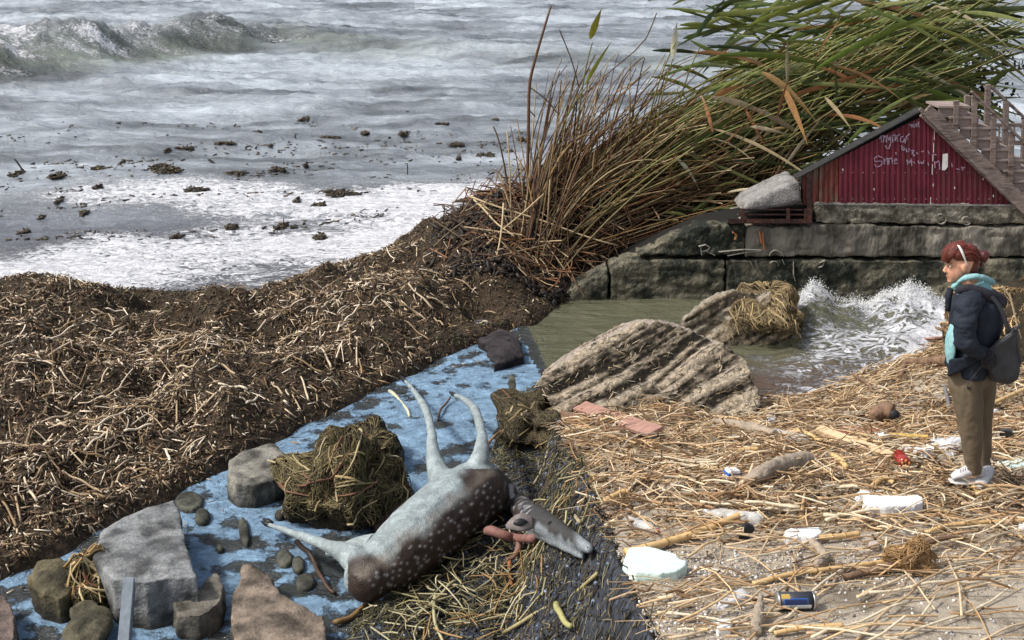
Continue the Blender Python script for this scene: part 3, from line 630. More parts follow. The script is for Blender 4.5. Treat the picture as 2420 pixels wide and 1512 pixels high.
# ------------------------------------------------------------------ reed litter on the wrack spit
m_litter = mat('dry_reed', attr=True, rough=.55, spec=.4, nscale=60, namt=.2)
CH = [(.60, .48, .33), (.42, .31, .19), (.28, .19, .10), (.15, .09, .05), (.08, .048, .028), (.19, .12, .065), (.03, .02, .014), (.74, .63, .48), (.05, .034, .022)]
def vis_uv(x, y, z):
    u, v, d = proj(x, y, z); return u, v, (u > -30) & (u < 2450) & (v > -30) & (v < 1545)
def slope(fz, x, y, e=.05):
    return (fz(x + e, y) - fz(x - e, y)) / (2 * e), (fz(x, y + e) - fz(x, y - e)) / (2 * e)
def litter(name, n, region, fz, pal, L, W, H, lift, pitch, poly=None, pad=0, weight=None, label=None, kindof='chip', flow=None, seed=1, parent=None, m=None):
    r = np.random.default_rng(seed); x0, x1, y0, y1 = region
    x = r.uniform(x0, x1, n * 3); y = r.uniform(y0, y1, n * 3); ok = np.ones(len(x), bool)
    if poly is not None: ok &= poly_dist(x, y, poly) > pad
    if weight is not None: ok &= r.random(len(x)) < weight(x, y)
    x, y = x[ok][:n], y[ok][:n]; z = fz(x, y); u, v, ok = vis_uv(x, y, z); x, y, z = x[ok], y[ok], z[ok]; n = len(x)
    sx, sy = slope(fz, x, y)
    yaw = r.uniform(0, 2 * math.pi, n) if flow is None else flow(x, y, r)
    pt = -np.arctan(sx * np.cos(yaw) + sy * np.sin(yaw)) + r.normal(0, pitch, n)
    M = rots(n, yaw, pt, r.uniform(0, 3, n))
    l = r.uniform(0, 1, n) ** 1.7 * (L[1] - L[0]) + L[0]; w = r.uniform(*W, n); h = w * r.uniform(*H, n)
    c = pick(pal, n, .3, r); T = np.stack([x, y, z + r.uniform(*lift, n)], -1)
    if kindof == 'chip':
        M = M * np.stack([l, w, h], -1)[:, None, :]; V, Fc, cc = scatter(CHIP_V, CHIP_F, M, T, c)
    else:
        Vs, Fs, Cs, off = [], [], [], 0
        for k in range(5):
            sel = np.arange(n) % 5 == k; tv, tf = straw_template([0, .12, -.15, .3, .02][k], 5 if kindof == 'straw' else 4, 4)
            tv4 = tv; Mk = M[sel]; lk, wk = l[sel], w[sel]
            base = np.stack([tv4[:, 0], tv4[:, 1], tv4[:, 2]], -1)
            q = base[None] * np.stack([lk, wk, wk], -1)[:, None, :]; q[:, :, 1] += tv4[None, :, 3] * lk[:, None] * .5
            V = (np.einsum('nij,nkj->nki', Mk, q) + T[sel][:, None]).reshape(-1, 3); k_ = len(tv)
            Fs.append((tf[None] + (np.arange(sel.sum()) * k_)[:, None, None]).reshape(-1, 4) + off); off += len(V); Vs.append(V); Cs.append(np.repeat(c[sel], k_, 0))
        V, Fc, cc = np.vstack(Vs), np.vstack(Fs), np.vstack(Cs)
    me = npmesh(name, V, Fc, cols=cc, smooth=kindof != 'chip'); 
    o = part(name, me, m or m_litter, parent) if parent is not None else link(name, me, m or m_litter)
    tag(o, label, kind='stuff'); return o
def w_bank(x, y):
    u, v, _ = proj(x, y, 0 * x + .3)
    dark = np.exp(-((u - 1250) / 160) ** 2 - ((v - 620) / 110) ** 2)
    return np.clip(.38 + .5 * sstep(760, 1000, v) - .3 * dark + fbm(x * .9, y * .9, 3, 71) * 1.5, .03, 1)
litter('reed_litter', 33000, (-8.2, 2.2, 8, 19.5), bank_z, CH, (.02, .15), (.005, .015), (.35, .9), (-.005, .05), .30, bank_poly, -.02, w_bank, 'chopped brown and tan reed litter covering the wrack bank', seed=11)
litter('wrack_crumbs', 33000, (-8.2, 6.5, 8, 20.5), bank_z, [(.10, .065, .035), (.05, .035, .022), (.17, .115, .06), (.03, .022, .016), (.085, .08, .04)], (.02, .10), (.006, .016), (.4, 1), (-.01, .03), .4, bank_poly, -.06, None, 'dark crumbled wrack between the reed pieces', seed=12)
litter('long_litter', 900, (-6.5, 1.6, 8, 17), bank_z, CH[:4] + [CH[7]], (.15, .34), (.009, .017), (.9, 1), (.01, .06), .2, bank_poly, .08, w_bank, 'longer pale reed stems in the wrack bank', kindof='straw', seed=13)
litter('stray_litter', 500, (-6.5, 2.2, 6.5, 15), lambda x, y: 0 * x + .012, CH, (.03, .14), (.005, .013), (.35, .9), (0, .012), .08, None, 0, lambda x, y: (poly_dist(x, y, bank_poly) < .05) & (poly_dist(x, y, bank_poly) > -.7) & (y < 15) & (x < .1), 'stray reed pieces washed off the bank into the surf', seed=14)
# ------------------------------------------------------------------ straw and gravel on the beach
beach_poly = [(edge_x(y) - .02, y) for y in np.arange(4.2, 11.9, .5)] + [(3.07, 11.9), (4.3, 12.7), (5.4, 14.1), (6.7, 15.0), (9, 15.2), (9, 4.2)]
def b_uv(x, y): return proj(x, y, beach_z(x, y))
def w_straw(x, y):
    u, v, _ = b_uv(x, y); w = sstep(1335, 1235, v - (u - 1900) * .02)
    w = np.maximum(w, .95 * np.exp(-((v - (1420 - (u - 1500) * .11)) / 34) ** 2)); w = np.maximum(w, .75 * np.exp(-((v - (1310 - (u - 2100) * .05)) / 40) ** 2) * sstep(2000, 2200, u))
    w = np.maximum(w, .5 * np.exp(-((v - 1480) / 40) ** 2) * sstep(1900, 1650, u)); w = np.maximum(w, .10)
    w = np.maximum(w, .45 * sstep(2380, 1500, u) * sstep(1400, 1470, v) * .5)
    hole = np.exp(-((u - 3000) / 9) ** 2); return np.clip(w, .03, 1)
def w_pile(x, y):
    u, v, _ = b_uv(x, y); return sstep(1290, 1180, v)
def flow_b(x, y, r):
    u, v, _ = b_uv(x, y); f = sstep(1180, 1330, v); return np.where(r.random(len(x)) < .25 + .6 * f, r.normal(.32, .38, len(x)), r.uniform(0, 2 * math.pi, len(x)))
ST_ = [(.56, .40, .22), (.62, .48, .31), (.46, .31, .165), (.36, .22, .11), (.52, .38, .23), (.25, .15, .075), (.70, .60, .43), (.15, .09, .05)]
litter('straw_base', 26000, (.2, 8.6, 4.3, 15.2), beach_z, [(.22, .14, .075), (.13, .08, .045), (.36, .25, .14), (.07, .045, .028), (.17, .12, .06)], (.03, .14), (.006, .015), (.4, 1), (-.01, .02), .3, beach_poly, 0, w_pile, 'brown trampled reed crumbs on the beach', seed=21)
litter('straw', 13500, (.2, 8.6, 4.3, 15.2), beach_z, ST_, (.06, .42), (.005, .014), (1, 1), (.0, .07), .22, beach_poly, 0, w_straw, 'tan broken reed straw strewn over the beach', kindof='straw', flow=flow_b, seed=22)
litter('fine_straw', 6000, (.2, 8.6, 4.3, 12), beach_z, ST_, (.10, .5), (.0025, .005), (1, 1), (.0, .03), .1, beach_poly, 0, w_straw, 'thin straw threads on the beach', kindof='thin', flow=flow_b, seed=23)
def w_grav(x, y):
    u, v, _ = b_uv(x, y); return np.clip(.9 * np.exp(-((v - 1345) / 36) ** 2) * sstep(2350, 2050, u) + .7 * sstep(1380, 1440, v) * sstep(1850, 1600, u) + .07, 0, 1)
m_peb = mat('pebbles', attr=True, rough=.7, spec=.3)
litter('gravel', 17000, (.3, 6, 4.3, 8.2), beach_z, [(.55, .52, .48), (.38, .33, .27), (.20, .17, .15), (.70, .67, .62), (.47, .40, .30), (.30, .30, .30)], (.007, .022), (.008, .016), (.5, .9), (-.002, .005), .3, beach_poly, 0, w_grav, 'small mixed gravel on the beach', seed=24, m=m_peb)
# dark debris on the wet shingle
DK = [(.10, .095, .05), (.05, .045, .03), (.20, .18, .095), (.03, .028, .024), (.13, .10, .05), (.34, .31, .18)]
litter('wet_debris', 16000, (-1.6, 3.2, 6, 12.6), shingle_z, DK[:5], (.03, .18), (.004, .012), (.5, 1), (.0, .04), .3, sh_poly, -.1, lambda x, y: np.clip(.6 + fbm(x * 1.2, y * 1.2, 2, 77) * 1.2, .1, 1), 'dark wet reed debris on the shingle', kindof='thin', seed=31)
litter('wet_pebbles', 9000, (-1.6, 3.2, 6, 12.6), shingle_z, [(.04, .045, .06), (.07, .085, .11), (.02, .02, .025), (.17, .21, .28), (.07, .055, .055), (.03, .03, .03)], (.010, .035), (.012, .026), (.5, .9), (-.004, .006), .3, sh_poly, -.25, None, 'small dark wet pebbles with bluish glints', seed=32, m=m_peb)
litter('slope_debris', 3000, (-.6, 1.2, 4.3, 10), shingle_z, [(.05, .045, .028), (.025, .022, .016), (.11, .09, .05), (.02, .018, .016), (.24, .2, .12)], (.03, .20), (.004, .010), (.5, 1), (.0, .035), .35, None, 0, lambda x, y: ((edge_x(y) - x) > -.02) & ((edge_x(y) - x) < .8), 'dark reed debris on the slope up to the sand', kindof='thin', seed=34)
def w_sh(x, y):
    u, v, _ = proj(x, y, 0 * x + .1); return np.clip(np.exp(-((u - 1150) / 230) ** 2 - ((v - 1420) / 110) ** 2) * 1.3, 0, 1)
litter('wet_stalks', 900, (-1.4, 2.4, 6, 9.4), shingle_z, [(.34, .30, .17), (.22, .19, .09), (.42, .38, .24), (.13, .11, .05), (.28, .17, .07)], (.12, .5), (.006, .014), (1, 1), (.02, .10), .22, sh_poly, -.1, w_sh, 'olive and straw coloured stalks heaped below the deer', kindof='straw', seed=33)

# individual larger pieces, each a thing of its own
def stalk(p, q, r_, m, name, label, group, cat='reed stem', bend=.03, seed=0, nodes=0, col=None, cut=True):
    rr = random.Random(seed); p, q = Vector(p), Vector(q); n = 9; L_ = (q - p).length
    side = Vector((-(q - p).y, (q - p).x, 0)).normalized() if abs((q - p).z) < L_ * .95 else Vector((1, 0, 0))
    pts, rad = [], []
    for i in range(n):
        t = i / (n - 1); pts.append(p.lerp(q, t) + side * bend * L_ * 4 * t * (1 - t) * (1 if seed % 2 else -1) + Vector((0, 0, .012 * math.sin(t * 9 + seed)))); rad.append(r_ * (1 - .25 * t))
    if nodes:
        pts2, rad2 = [], []
        nn = nodes * 6 + 1
        for i in range(nn):
            t = i / (nn - 1); j = t * (n - 1); a = min(int(j), n - 2); pts2.append(pts[a].lerp(pts[a + 1], j - a)); rad2.append(r_ * (1 - .2 * t) * (1.14 if i % 6 == 0 and 0 < i < nn - 1 else (.93 if i % 6 in (1, 5) else 1)))
        pts, rad = pts2, rad2
    V, Fc = tube(pts, rad, 8)
    me = npmesh(name, V, Fc, cols=np.tile(np.array(col or (.6, .44, .25)), (len(V), 1))); o = link(name, me, m); 
    return tag(o, label, cat, group)
def tone(c): return 'cream' if c[0] > .66 else 'pale tan' if c[0] > .59 else 'golden tan' if c[0] > .5 else 'brown' if c[0] > .38 else 'dark brown'
def stalk_label(c, v, L_): return f"{'long' if L_ > .6 else 'short'} {tone(c)} reed stalk {'on the heap near the waterline' if v < 1060 else 'among the straw and rubbish of the middle beach' if v < 1250 else 'on the bare sand nearest the bottom edge'}"
def piece_label(c, u, v): return f"{tone(c)} broken reed piece {'on the crest by the foam' if v < 800 else 'on the middle of the wrack bank' if v < 1000 else 'on the lower wrack bank above the surf rocks'}{', left end' if u < 350 else ''}"
r = np.random.default_rng(5)
cnt = 0
for i in range(1500):
    if cnt >= 150: break
    u, v = r.uniform(1400, 2400), r.uniform(985, 1500)
    y = None
    for yy in np.linspace(4.6, 13, 200):
        zz = float(beach_z(np.array([(u - UC) / F * yy * 1.08]), np.array([yy]))[0]); a = G(u, v, zz)
        if abs(a.y - yy) < .05: y = yy; break
    if y is None: continue
    x = a.x
    if poly_dist(np.array([x]), np.array([y]), beach_poly)[0] < .3: continue
    if v > 1250 and r.random() < .5: continue
    if 2215 < u < 2380 and 1080 < v < 1190: continue
    L_ = r.uniform(.22, .75) if v < 1250 else r.uniform(.4, 1.3); an = r.normal(.3, .5) if r.random() < .6 else r.uniform(0, 3.1); dx, dy = math.cos(an) * L_ / 2, math.sin(an) * L_ / 2
    bz = lambda X, Y: float(beach_z(np.array([X]), np.array([Y]))[0])
    if poly_dist(np.array([x - dx, x + dx]), np.array([y - dy, y + dy]), beach_poly).min() < .03: continue
    rad = r.uniform(.004, .0085) if v > 1230 else r.uniform(.005, .013); z0 = bz(x - dx, y - dy) + rad + r.uniform(.01, .05); z1 = bz(x + dx, y + dy) + rad + r.uniform(.01, .05)
    c = ST_[[0, 1, 2, 4, 3, 6][r.integers(0, 6)]]
    stalk((x - dx, y - dy, z0), (x + dx, y + dy, z1), rad, m_litter, 'reed_stalk', stalk_label(c, v, L_), 'loose reed stalks lying on the beach', seed=i, col=c, bend=r.uniform(0, .05), nodes=2 if r.random() < .5 else 0); cnt += 1
cnt = 0
for i in range(900):
    if cnt >= 110: break
    u, v = r.uniform(5, 1150), r.uniform(700, 1330)
    a = G(u, v, .35); 
    if poly_dist(np.array([a.x]), np.array([a.y]), bank_poly)[0] < .25: continue
    L_ = r.uniform(.18, .42); an = r.uniform(0, 3.14); dx, dy = math.cos(an) * L_ / 2, math.sin(an) * L_ / 2
    bz = lambda X, Y: float(bank_z(np.array([X]), np.array([Y]))[0])
    rad = r.uniform(.008, .014); c = (CH[:3] + [CH[7]])[r.integers(0, 4)]
    stalk((a.x - dx, a.y - dy, bz(a.x - dx, a.y - dy) + .04), (a.x + dx, a.y + dy, bz(a.x + dx, a.y + dy) + .05), rad, m_litter, 'reed_piece', piece_label(c, u, v), 'broken reed pieces on the wrack bank', seed=i, col=c, bend=r.uniform(0, .04)); cnt += 1
# ------------------------------------------------------------------ reeds bent by the wind on the bank behind the quay
m_reed = mat('reed_stem', attr=True, rough=.6, spec=.3, nscale=20, namt=.3)
m_leaf = mat('reed_leaf', attr=True, rough=.45, spec=.35, nscale=9, namt=.25)
m_leaf.node_tree.nodes['Principled BSDF'].inputs['Transmission Weight'].default_value = 0
rr = np.random.default_rng(42)
def bez(a, b, c, n):
    t = np.linspace(0, 1, n)[:, None]; return (1 - t) ** 2 * a + 2 * t * (1 - t) * b + t * t * c
def pyarr(uvY):
    u, v, Y = uvY.T; x = (u - UC) / F; yc = (VC - v) / F; dy = CT + yc * ST; dz = -ST + yc * CT; t = Y / dy
    return np.stack([x * t, Y, CAMZ + dz * t], -1)
def base_pt(u, Y):
    x = (u - UC) / F * (Y * CT + 3.9 * ST); z = float(bank_z(np.array([x]), np.array([Y]))[0]) - .05; return proj(x, Y, z)[:2]
def ring_strip(P, rad, n=4):
    T = np.gradient(P, axis=0); T /= np.linalg.norm(T, axis=1)[:, None]; B = np.cross(T, (0, 1, 0)); B /= np.linalg.norm(B, axis=1)[:, None] + 1e-9; A = np.cross(T, B)
    a = np.linspace(0, 2 * math.pi, n, endpoint=False)
    V = P[:, None] + (np.cos(a)[None, :, None] * A[:, None] + np.sin(a)[None, :, None] * B[:, None]) * rad[:, None, None]
    return V.reshape(-1, 3), grid_faces(len(P), n, True)
def leaf_strip(P, w, twist=0, up=(0, 0, 1)):
    T = np.gradient(P, axis=0); T /= np.linalg.norm(T, axis=1)[:, None]; n = len(P); W = np.cross(T, (0, 1, 0)); W /= np.linalg.norm(W, axis=1)[:, None] + 1e-9; D = np.cross(T, W)
    t = np.linspace(0, 1, n); ph = twist * t; k = np.cos(ph)[:, None] * W + np.sin(ph)[:, None] * D; q = -np.sin(ph)[:, None] * W + np.cos(ph)[:, None] * D
    ww = (w * np.interp(t, [0, .12, .35, .7, 1], [.25, .75, 1, .62, .02]))[:, None]
    V = np.stack([P + k * ww / 2, P + q * ww * .13, P - k * ww / 2], 1).reshape(-1, 3); return V, grid_faces(n, 3)
BR = np.array([(.12, .05, .022), (.19, .10, .04), (.06, .032, .018), (.34, .25, .13), (.14, .075, .03), (.24, .15, .06), (.09, .055, .025)])
GN = np.array([(.20, .24, .07), (.12, .17, .04), (.28, .28, .10), (.36, .31, .13)])
stems = []
def add_stem(u0, Y0, u1, v1, Y1, wpx, up=.75, side=.3, c0=None, c1=None):
    ub, vb = base_pt(u0, Y0); a = np.array([ub, vb, Y0]); c = np.array([u1, v1, Y1]); b = np.array([ub + (u1 - ub) * side, vb + (v1 - vb) * up, (Y0 + Y1) / 2])
    P = pyarr(bez(a, b, c, 10)); r_ = wpx * .0031 * np.linspace(1, .5, 10); t = np.linspace(0, 1, 10)[:, None]
    c0 = BR[rr.integers(0, len(BR))] if c0 is None else np.array(c0); c1 = c0 if c1 is None else np.array(c1)
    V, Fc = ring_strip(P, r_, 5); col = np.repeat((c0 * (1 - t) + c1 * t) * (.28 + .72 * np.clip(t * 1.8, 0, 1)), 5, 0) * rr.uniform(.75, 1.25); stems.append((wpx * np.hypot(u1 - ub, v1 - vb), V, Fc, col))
def Yb(u): return rr.uniform(15.75, 18.3) if u < 1318 else rr.uniform(16.95, 18.6)
for i in range(270):
    u0 = 1232 + rr.random() ** 1.3 * 260; add_stem(u0, Yb(u0), u0 + rr.uniform(-15, 70) + rr.random() ** 1.6 * 330, rr.uniform(120, 470), rr.uniform(16.9, 18.3), rr.uniform(2.4, 6), up=rr.uniform(.35, .85), side=rr.uniform(.15, .6))
for i in range(620):
    u0 = 1250 + rr.random() * 520; u1 = u0 + rr.uniform(200, 820); v1 = dg_v(u1) - rr.uniform(10, 60) - rr.random() * 260
    add_stem(u0, Yb(u0), u1, v1, rr.uniform(17, 18.8), rr.uniform(2.8, 6), up=rr.uniform(.45, .8), side=rr.uniform(.25, .42), c1=GN[rr.integers(0, 4)] if u1 > 1650 else None)
for i in range(220):
    u0 = 1240 + rr.random() * 240; u1 = u0 + rr.uniform(150, 520); add_stem(u0, Yb(u0), u1, dg_v(u1) - rr.uniform(0, 120), rr.uniform(16.9, 17.6), rr.uniform(3, 6), up=rr.uniform(.2, .6), side=.4)
for i in range(170):     # broken, crossing every way
    u0 = rr.uniform(1200, 1480); add_stem(u0, Yb(u0), u0 + rr.uniform(-90, 420), rr.uniform(250, 640), 16.9, rr.uniform(3, 6), up=rr.uniform(0, 1.2), side=.5, c0=(.42, .31, .17) if i % 3 == 0 else None)
for uu, vv in ((1400, 100), (1385, 205), (1590, 140), (1597, 100), (1655, 110), (1602, 385)): add_stem(uu - rr.uniform(40, 110), rr.uniform(17, 17.5), uu, vv, 16.95, 5, up=.7, side=.3, c0=(.14, .09, .035), c1=(.2, .2, .05))
leaves = []
def add_leaf(u, v, ang, L, w, Y, col, droop=0, twist=None, n=9):
    d = np.array([math.cos(ang), -math.sin(ang)]); nrm = np.array([0, 1.0]); t = np.linspace(0, 1, n)[:, None]
    uv = np.array([u, v]) + d * L * t + nrm * droop * L * t * t; Y_ = Y + rr.uniform(-.3, .3) * t; P = pyarr(np.hstack([uv, Y_]))
    tw = rr.uniform(-1.6, 1.6) if twist is None else twist
    V, Fc = leaf_strip(P, w * .0062, tw); c = np.array(col) * rr.uniform(.7, 1.3); leaves.append((w * L, V, Fc, np.repeat((c * (1 - .25 * t) + np.array((.3, .25, .1)) * .25 * t), 3, 0)))
LG = [(.070, .105, .022), (.045, .072, .018), (.105, .14, .035), (.16, .18, .06), (.03, .055, .018), (.14, .165, .03)]; LB = [(.40, .31, .18), (.25, .10, .04), (.16, .07, .03), (.50, .42, .28), (.30, .20, .08)]
for i in range(560):
    u = 1520 + rr.random() ** .9 * 800; top = max(-20, dg_v(u) - 420); v = rr.uniform(top, dg_v(u) - 15) if rr.random() < .75 else rr.uniform(-10, 200)
    if v > dg_v(u): v = dg_v(u) - 20
    if u > 2210 and v > 110 or u > 2290: continue
    add_leaf(u, v, R(rr.normal(14, 17)), rr.uniform(100, 300), rr.uniform(5, 14), rr.uniform(17, 18.8), LG[rr.integers(0, 6)] if rr.random() < .88 else LB[rr.integers(0, 5)], droop=rr.uniform(-.12, .45))
for i in range(300):
    u = 1260 + rr.random() * 720; v = dg_v(u) - 10 - rr.random() * 260; 
    add_leaf(u, v, R(rr.normal(25, 45)), rr.uniform(60, 200), rr.uniform(4, 10), rr.uniform(16.9, 18.3), LB[rr.integers(0, 5)] if rr.random() < .75 else LG[rr.integers(0, 6)], droop=rr.uniform(-.1, .5))
for (u, v, an, L, w, c, dr) in ((1395, 92, 72, 78, 24, (.42, .40, .04), 0), (1383, 200, 62, 120, 14, (.30, .32, .05), 0), (1590, 135, 84, 85, 24, (.62, .58, .42), 0), (1800, 170, -25, 130, 22, (.42, .26, .11), .3), (1850, 205, -62, 110, 22, (.36, .18, .07), .1), (1680, 228, -8, 160, 22, (.52, .42, .27), .12), (1780, 255, -22, 150, 20, (.50, .38, .24), .1),
                            (1690, 225, 22, 90, 24, (.33, .15, .06), 0), (1600, 375, -35, 60, 14, (.7, .68, .5), .5), (1930, 160, 30, 330, 22, (.13, .20, .03), 0), (1700, 130, 4, 300, 20, (.10, .15, .02), .1), (2210, 245, 8, 190, 22, (.13, .19, .03), -.05), (2190, 210, -20, 170, 24, (.12, .17, .03), .1), (2330, 205, 40, 90, 24, (.08, .12, .02), 0), (1770, 60, 25, 280, 20, (.17, .20, .03), 0), (1640, 90, 55, 130, 18, (.05, .09, .03), 0)):
    add_leaf(u, v, R(an), L * 1.15, w * .72, 16.95, c, dr + .12, twist=.9)
reed = thing('reed_clump', (1.5, 17.0, .5), 'tall wind bent reeds with brown stems and green leaves behind the quay', 'reeds')
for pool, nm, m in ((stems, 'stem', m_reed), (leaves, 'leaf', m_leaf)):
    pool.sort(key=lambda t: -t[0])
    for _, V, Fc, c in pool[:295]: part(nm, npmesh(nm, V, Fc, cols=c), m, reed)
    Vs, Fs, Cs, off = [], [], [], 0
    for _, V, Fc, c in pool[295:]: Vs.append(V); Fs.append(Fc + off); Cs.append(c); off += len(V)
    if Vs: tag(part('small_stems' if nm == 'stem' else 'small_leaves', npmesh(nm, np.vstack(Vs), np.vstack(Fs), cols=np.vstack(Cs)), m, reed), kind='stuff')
# the single tall dead stem at the left
P = pyarr(np.array([(1249, 470, 17.2), (1247, 400, 17.2), (1249, 300, 17.2), (1251, 205, 17.2), (1262, 150, 17.2), (1282, 80, 17.2), (1302, 14, 17.2)], float))
P = np.array(curve_pts(P, 14)); V, Fc = tube(P, lerp_list([.028, .026, .024, .016], 14), 6)
tall = thing('dead_reed', tuple(P[0]), 'tall bare brown reed stem standing apart at the left edge of the reeds', 'reed')
part('stem', npmesh('stem', V, Fc, cols=np.tile((.13, .07, .04), (len(V), 1))), m_reed, tall)
for uv in ([(1251, 205), (1290, 235), (1318, 268)], [(1322, 70), (1350, 140), (1368, 205)], [(1360, 240), (1440, 170), (1520, 100), (1552, 30)], [(1250, 260), (1265, 275)]):
    V, Fc = tube(curve_pts(pyarr(np.array([(a, b, 17.25) for a, b in uv], float)), 8), .009, 5); part('twig', npmesh('twig', V, Fc, cols=np.tile((.10, .06, .04), (len(V), 1))), m_reed, tall)
# dark twiggy shrub at the far right
m_twig = mat('shrub_twig', (.030, .020, .016), rough=.9); m_sleaf = mat('shrub_leaf', (.035, .038, .018), rough=.8, nscale=8, namt=.4)
shrub = thing('shrub', (8.2, 18.9, .6), 'dark twiggy shrub with tiny leaves at the tips of the reeds', 'shrub')
tips = []
for i in range(46):
    u0 = rr.uniform(2060, 2240); u1 = rr.uniform(2080, 2400); v1 = rr.uniform(55, 260); Y = rr.uniform(18.6, 19.4)
    a = np.array([u0, 420, 19.0]); c = np.array([u1, v1, Y]); P = pyarr(bez(a, np.array([u0 + (u1 - u0) * .3, 420 + (v1 - 420) * .65, Y]), c, 9)); P[1:-1] += rr.normal(0, .03, (7, 3))
    V, Fc = tube(P, lerp_list([.03, .02, .008], 9), 5); part('branch', npmesh('branch', V, Fc), m_twig, shrub)
    for k in range(5, 9):
        for _ in range(7): tips.append(P[k] + rr.normal(0, .17, 3))
tips = np.array(tips); n = len(tips); M = rots(n, rr.uniform(0, 6, n), rr.uniform(0, 6, n), rr.uniform(0, 6, n)) * np.stack([rr.uniform(.05, .10, n), rr.uniform(.03, .05, n), np.full(n, .004)], -1)[:, None]
V, Fc, cc = scatter(CHIP_V, CHIP_F, M, tips, np.zeros((n, 3))); tag(part('small_leaves', npmesh('small_leaves', V, Fc, smooth=False), m_sleaf, shrub), kind='stuff')
tw = tips[rr.integers(0, n, 260)]; n = 260; M = rots(n, rr.uniform(0, 6, n), rr.uniform(-.6, .6, n), np.zeros(n)) * np.stack([rr.uniform(.15, .4, n), np.full(n, .009), np.full(n, .009)], -1)[:, None]
V, Fc, cc = scatter(CHIP_V, CHIP_F, M, tw, np.zeros((n, 3))); tag(part('small_twigs', npmesh('small_twigs', V, Fc, smooth=False), m_twig, shrub), kind='stuff')
# tangle of fallen stems in the dark foot of the reeds
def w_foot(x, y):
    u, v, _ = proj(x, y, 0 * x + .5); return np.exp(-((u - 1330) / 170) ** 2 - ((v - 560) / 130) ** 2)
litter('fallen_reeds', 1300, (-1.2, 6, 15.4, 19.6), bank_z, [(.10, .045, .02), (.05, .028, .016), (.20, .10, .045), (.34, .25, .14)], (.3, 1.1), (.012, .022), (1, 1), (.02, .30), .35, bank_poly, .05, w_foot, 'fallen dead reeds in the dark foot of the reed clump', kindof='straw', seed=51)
litter('dark_litter', 7000, (-1.2, 3, 15.2, 19.6), bank_z, [(.02, .014, .01), (.04, .025, .015), (.012, .01, .008)], (.08, .3), (.02, .05), (.3, .8), (.0, .05), .4, bank_poly, 0, w_foot, 'near-black wrack pieces at the foot of the reeds', seed=52)  # near-black pieces, thickest around the foot of the clump
# stems lying over the mound
for i, (p, q) in enumerate((((1108, 462, 16.6), (1460, 580, 16.2)), ((1108, 620, 16.0), (1290, 455, 16.4)), ((1120, 470, 16.7), (1215, 560, 15.9)), ((1190, 480, 16.2), (1165, 640, 15.6)))):
    a, b = PY(*p), PY(*q); stalk(a, b, .014, m_litter, 'fallen_reed', ['long pale reed stalk lying across the dark foot of the reeds', 'pale reed stalk leaning from the wrack up into the reeds', 'short bent stalk on the crest of the wrack mound', 'thin stalk hanging down the face of the wrack mound'][i], 'fallen reeds on the mound', bend=.03, seed=i + 60, col=(.46, .35, .2))
# ------------------------------------------------------------------ floating clumps of weed on the sea
m_weed = mat('wet_weed', attr=True, rough=.5, spec=.5)
WD = [(.030, .02, .013), (.05, .032, .018), (.016, .012, .009), (.12, .085, .045), (.06, .055, .02)]
CL = [(722, 287, 13, 9, 'round black'), (406, 421, 66, 16, 'widest brown'), (462, 457, 52, 12, 'long brown'), (558, 421, 38, 9, 'ragged brown'), (137, 421, 28, 9, 'pale topped'), (40, 416, 18, 8, 'small dark'), (234, 406, 42, 4, 'stringy reddish'), (655, 409, 20, 8, 'golden brown'), (724, 396, 6, 9, 'upright dark'),
      (863, 320, 14, 6, 'reddish tufted'), (955, 320, 16, 7, 'spiky brown'), (1041, 305, 20, 4, 'flat dark'), (1087, 342, 34, 6, 'stretched olive'), (1142, 360, 24, 10, 'bushy brown'), (1083, 366, 8, 5, 'little russet'), (396, 360, 7, 9, 'pointed dark'), (533, 345, 34, 5, 'broken thin'), (437, 353, 26, 4, 'curved thin'),
      (785, 330, 40, 3, 'dotted line of'), (610, 322, 14, 3, 'faint small'), (203, 515, 14, 9, 'black lumpy'), (96, 520, 8, 7, 'tiny olive'), (140, 487, 8, 10, 'peaked black'), (234, 457, 12, 6, 'little tufted'), (701, 487, 9, 8, 'mossy little'), (757, 498, 18, 5, 'low olive'), (670, 541, 26, 7, 'foam ringed brown'), (546, 543, 18, 7, 'frayed brown'),
      (812, 470, 60, 9, 'olive green sunken'), (748, 562, 24, 7, 'reddish frayed'), (420, 560, 18, 6, 'loose reddish'), (1236, 330, 18, 6, 'dark edge'), (1205, 355, 14, 4, 'scattered dark'), (640, 345, 8, 4, 'bitty dark'), (1170, 300, 6, 3, 'bit of dark'), (963, 272, 4, 3, 'dot of dark'), (290, 388, 5, 7, 'tiny upright'), (60, 547, 12, 5, 'sunken black')]
rc = np.random.default_rng(8)
def px_m(y, z=0): return (y * CT + (CAMZ - z) * ST) / F
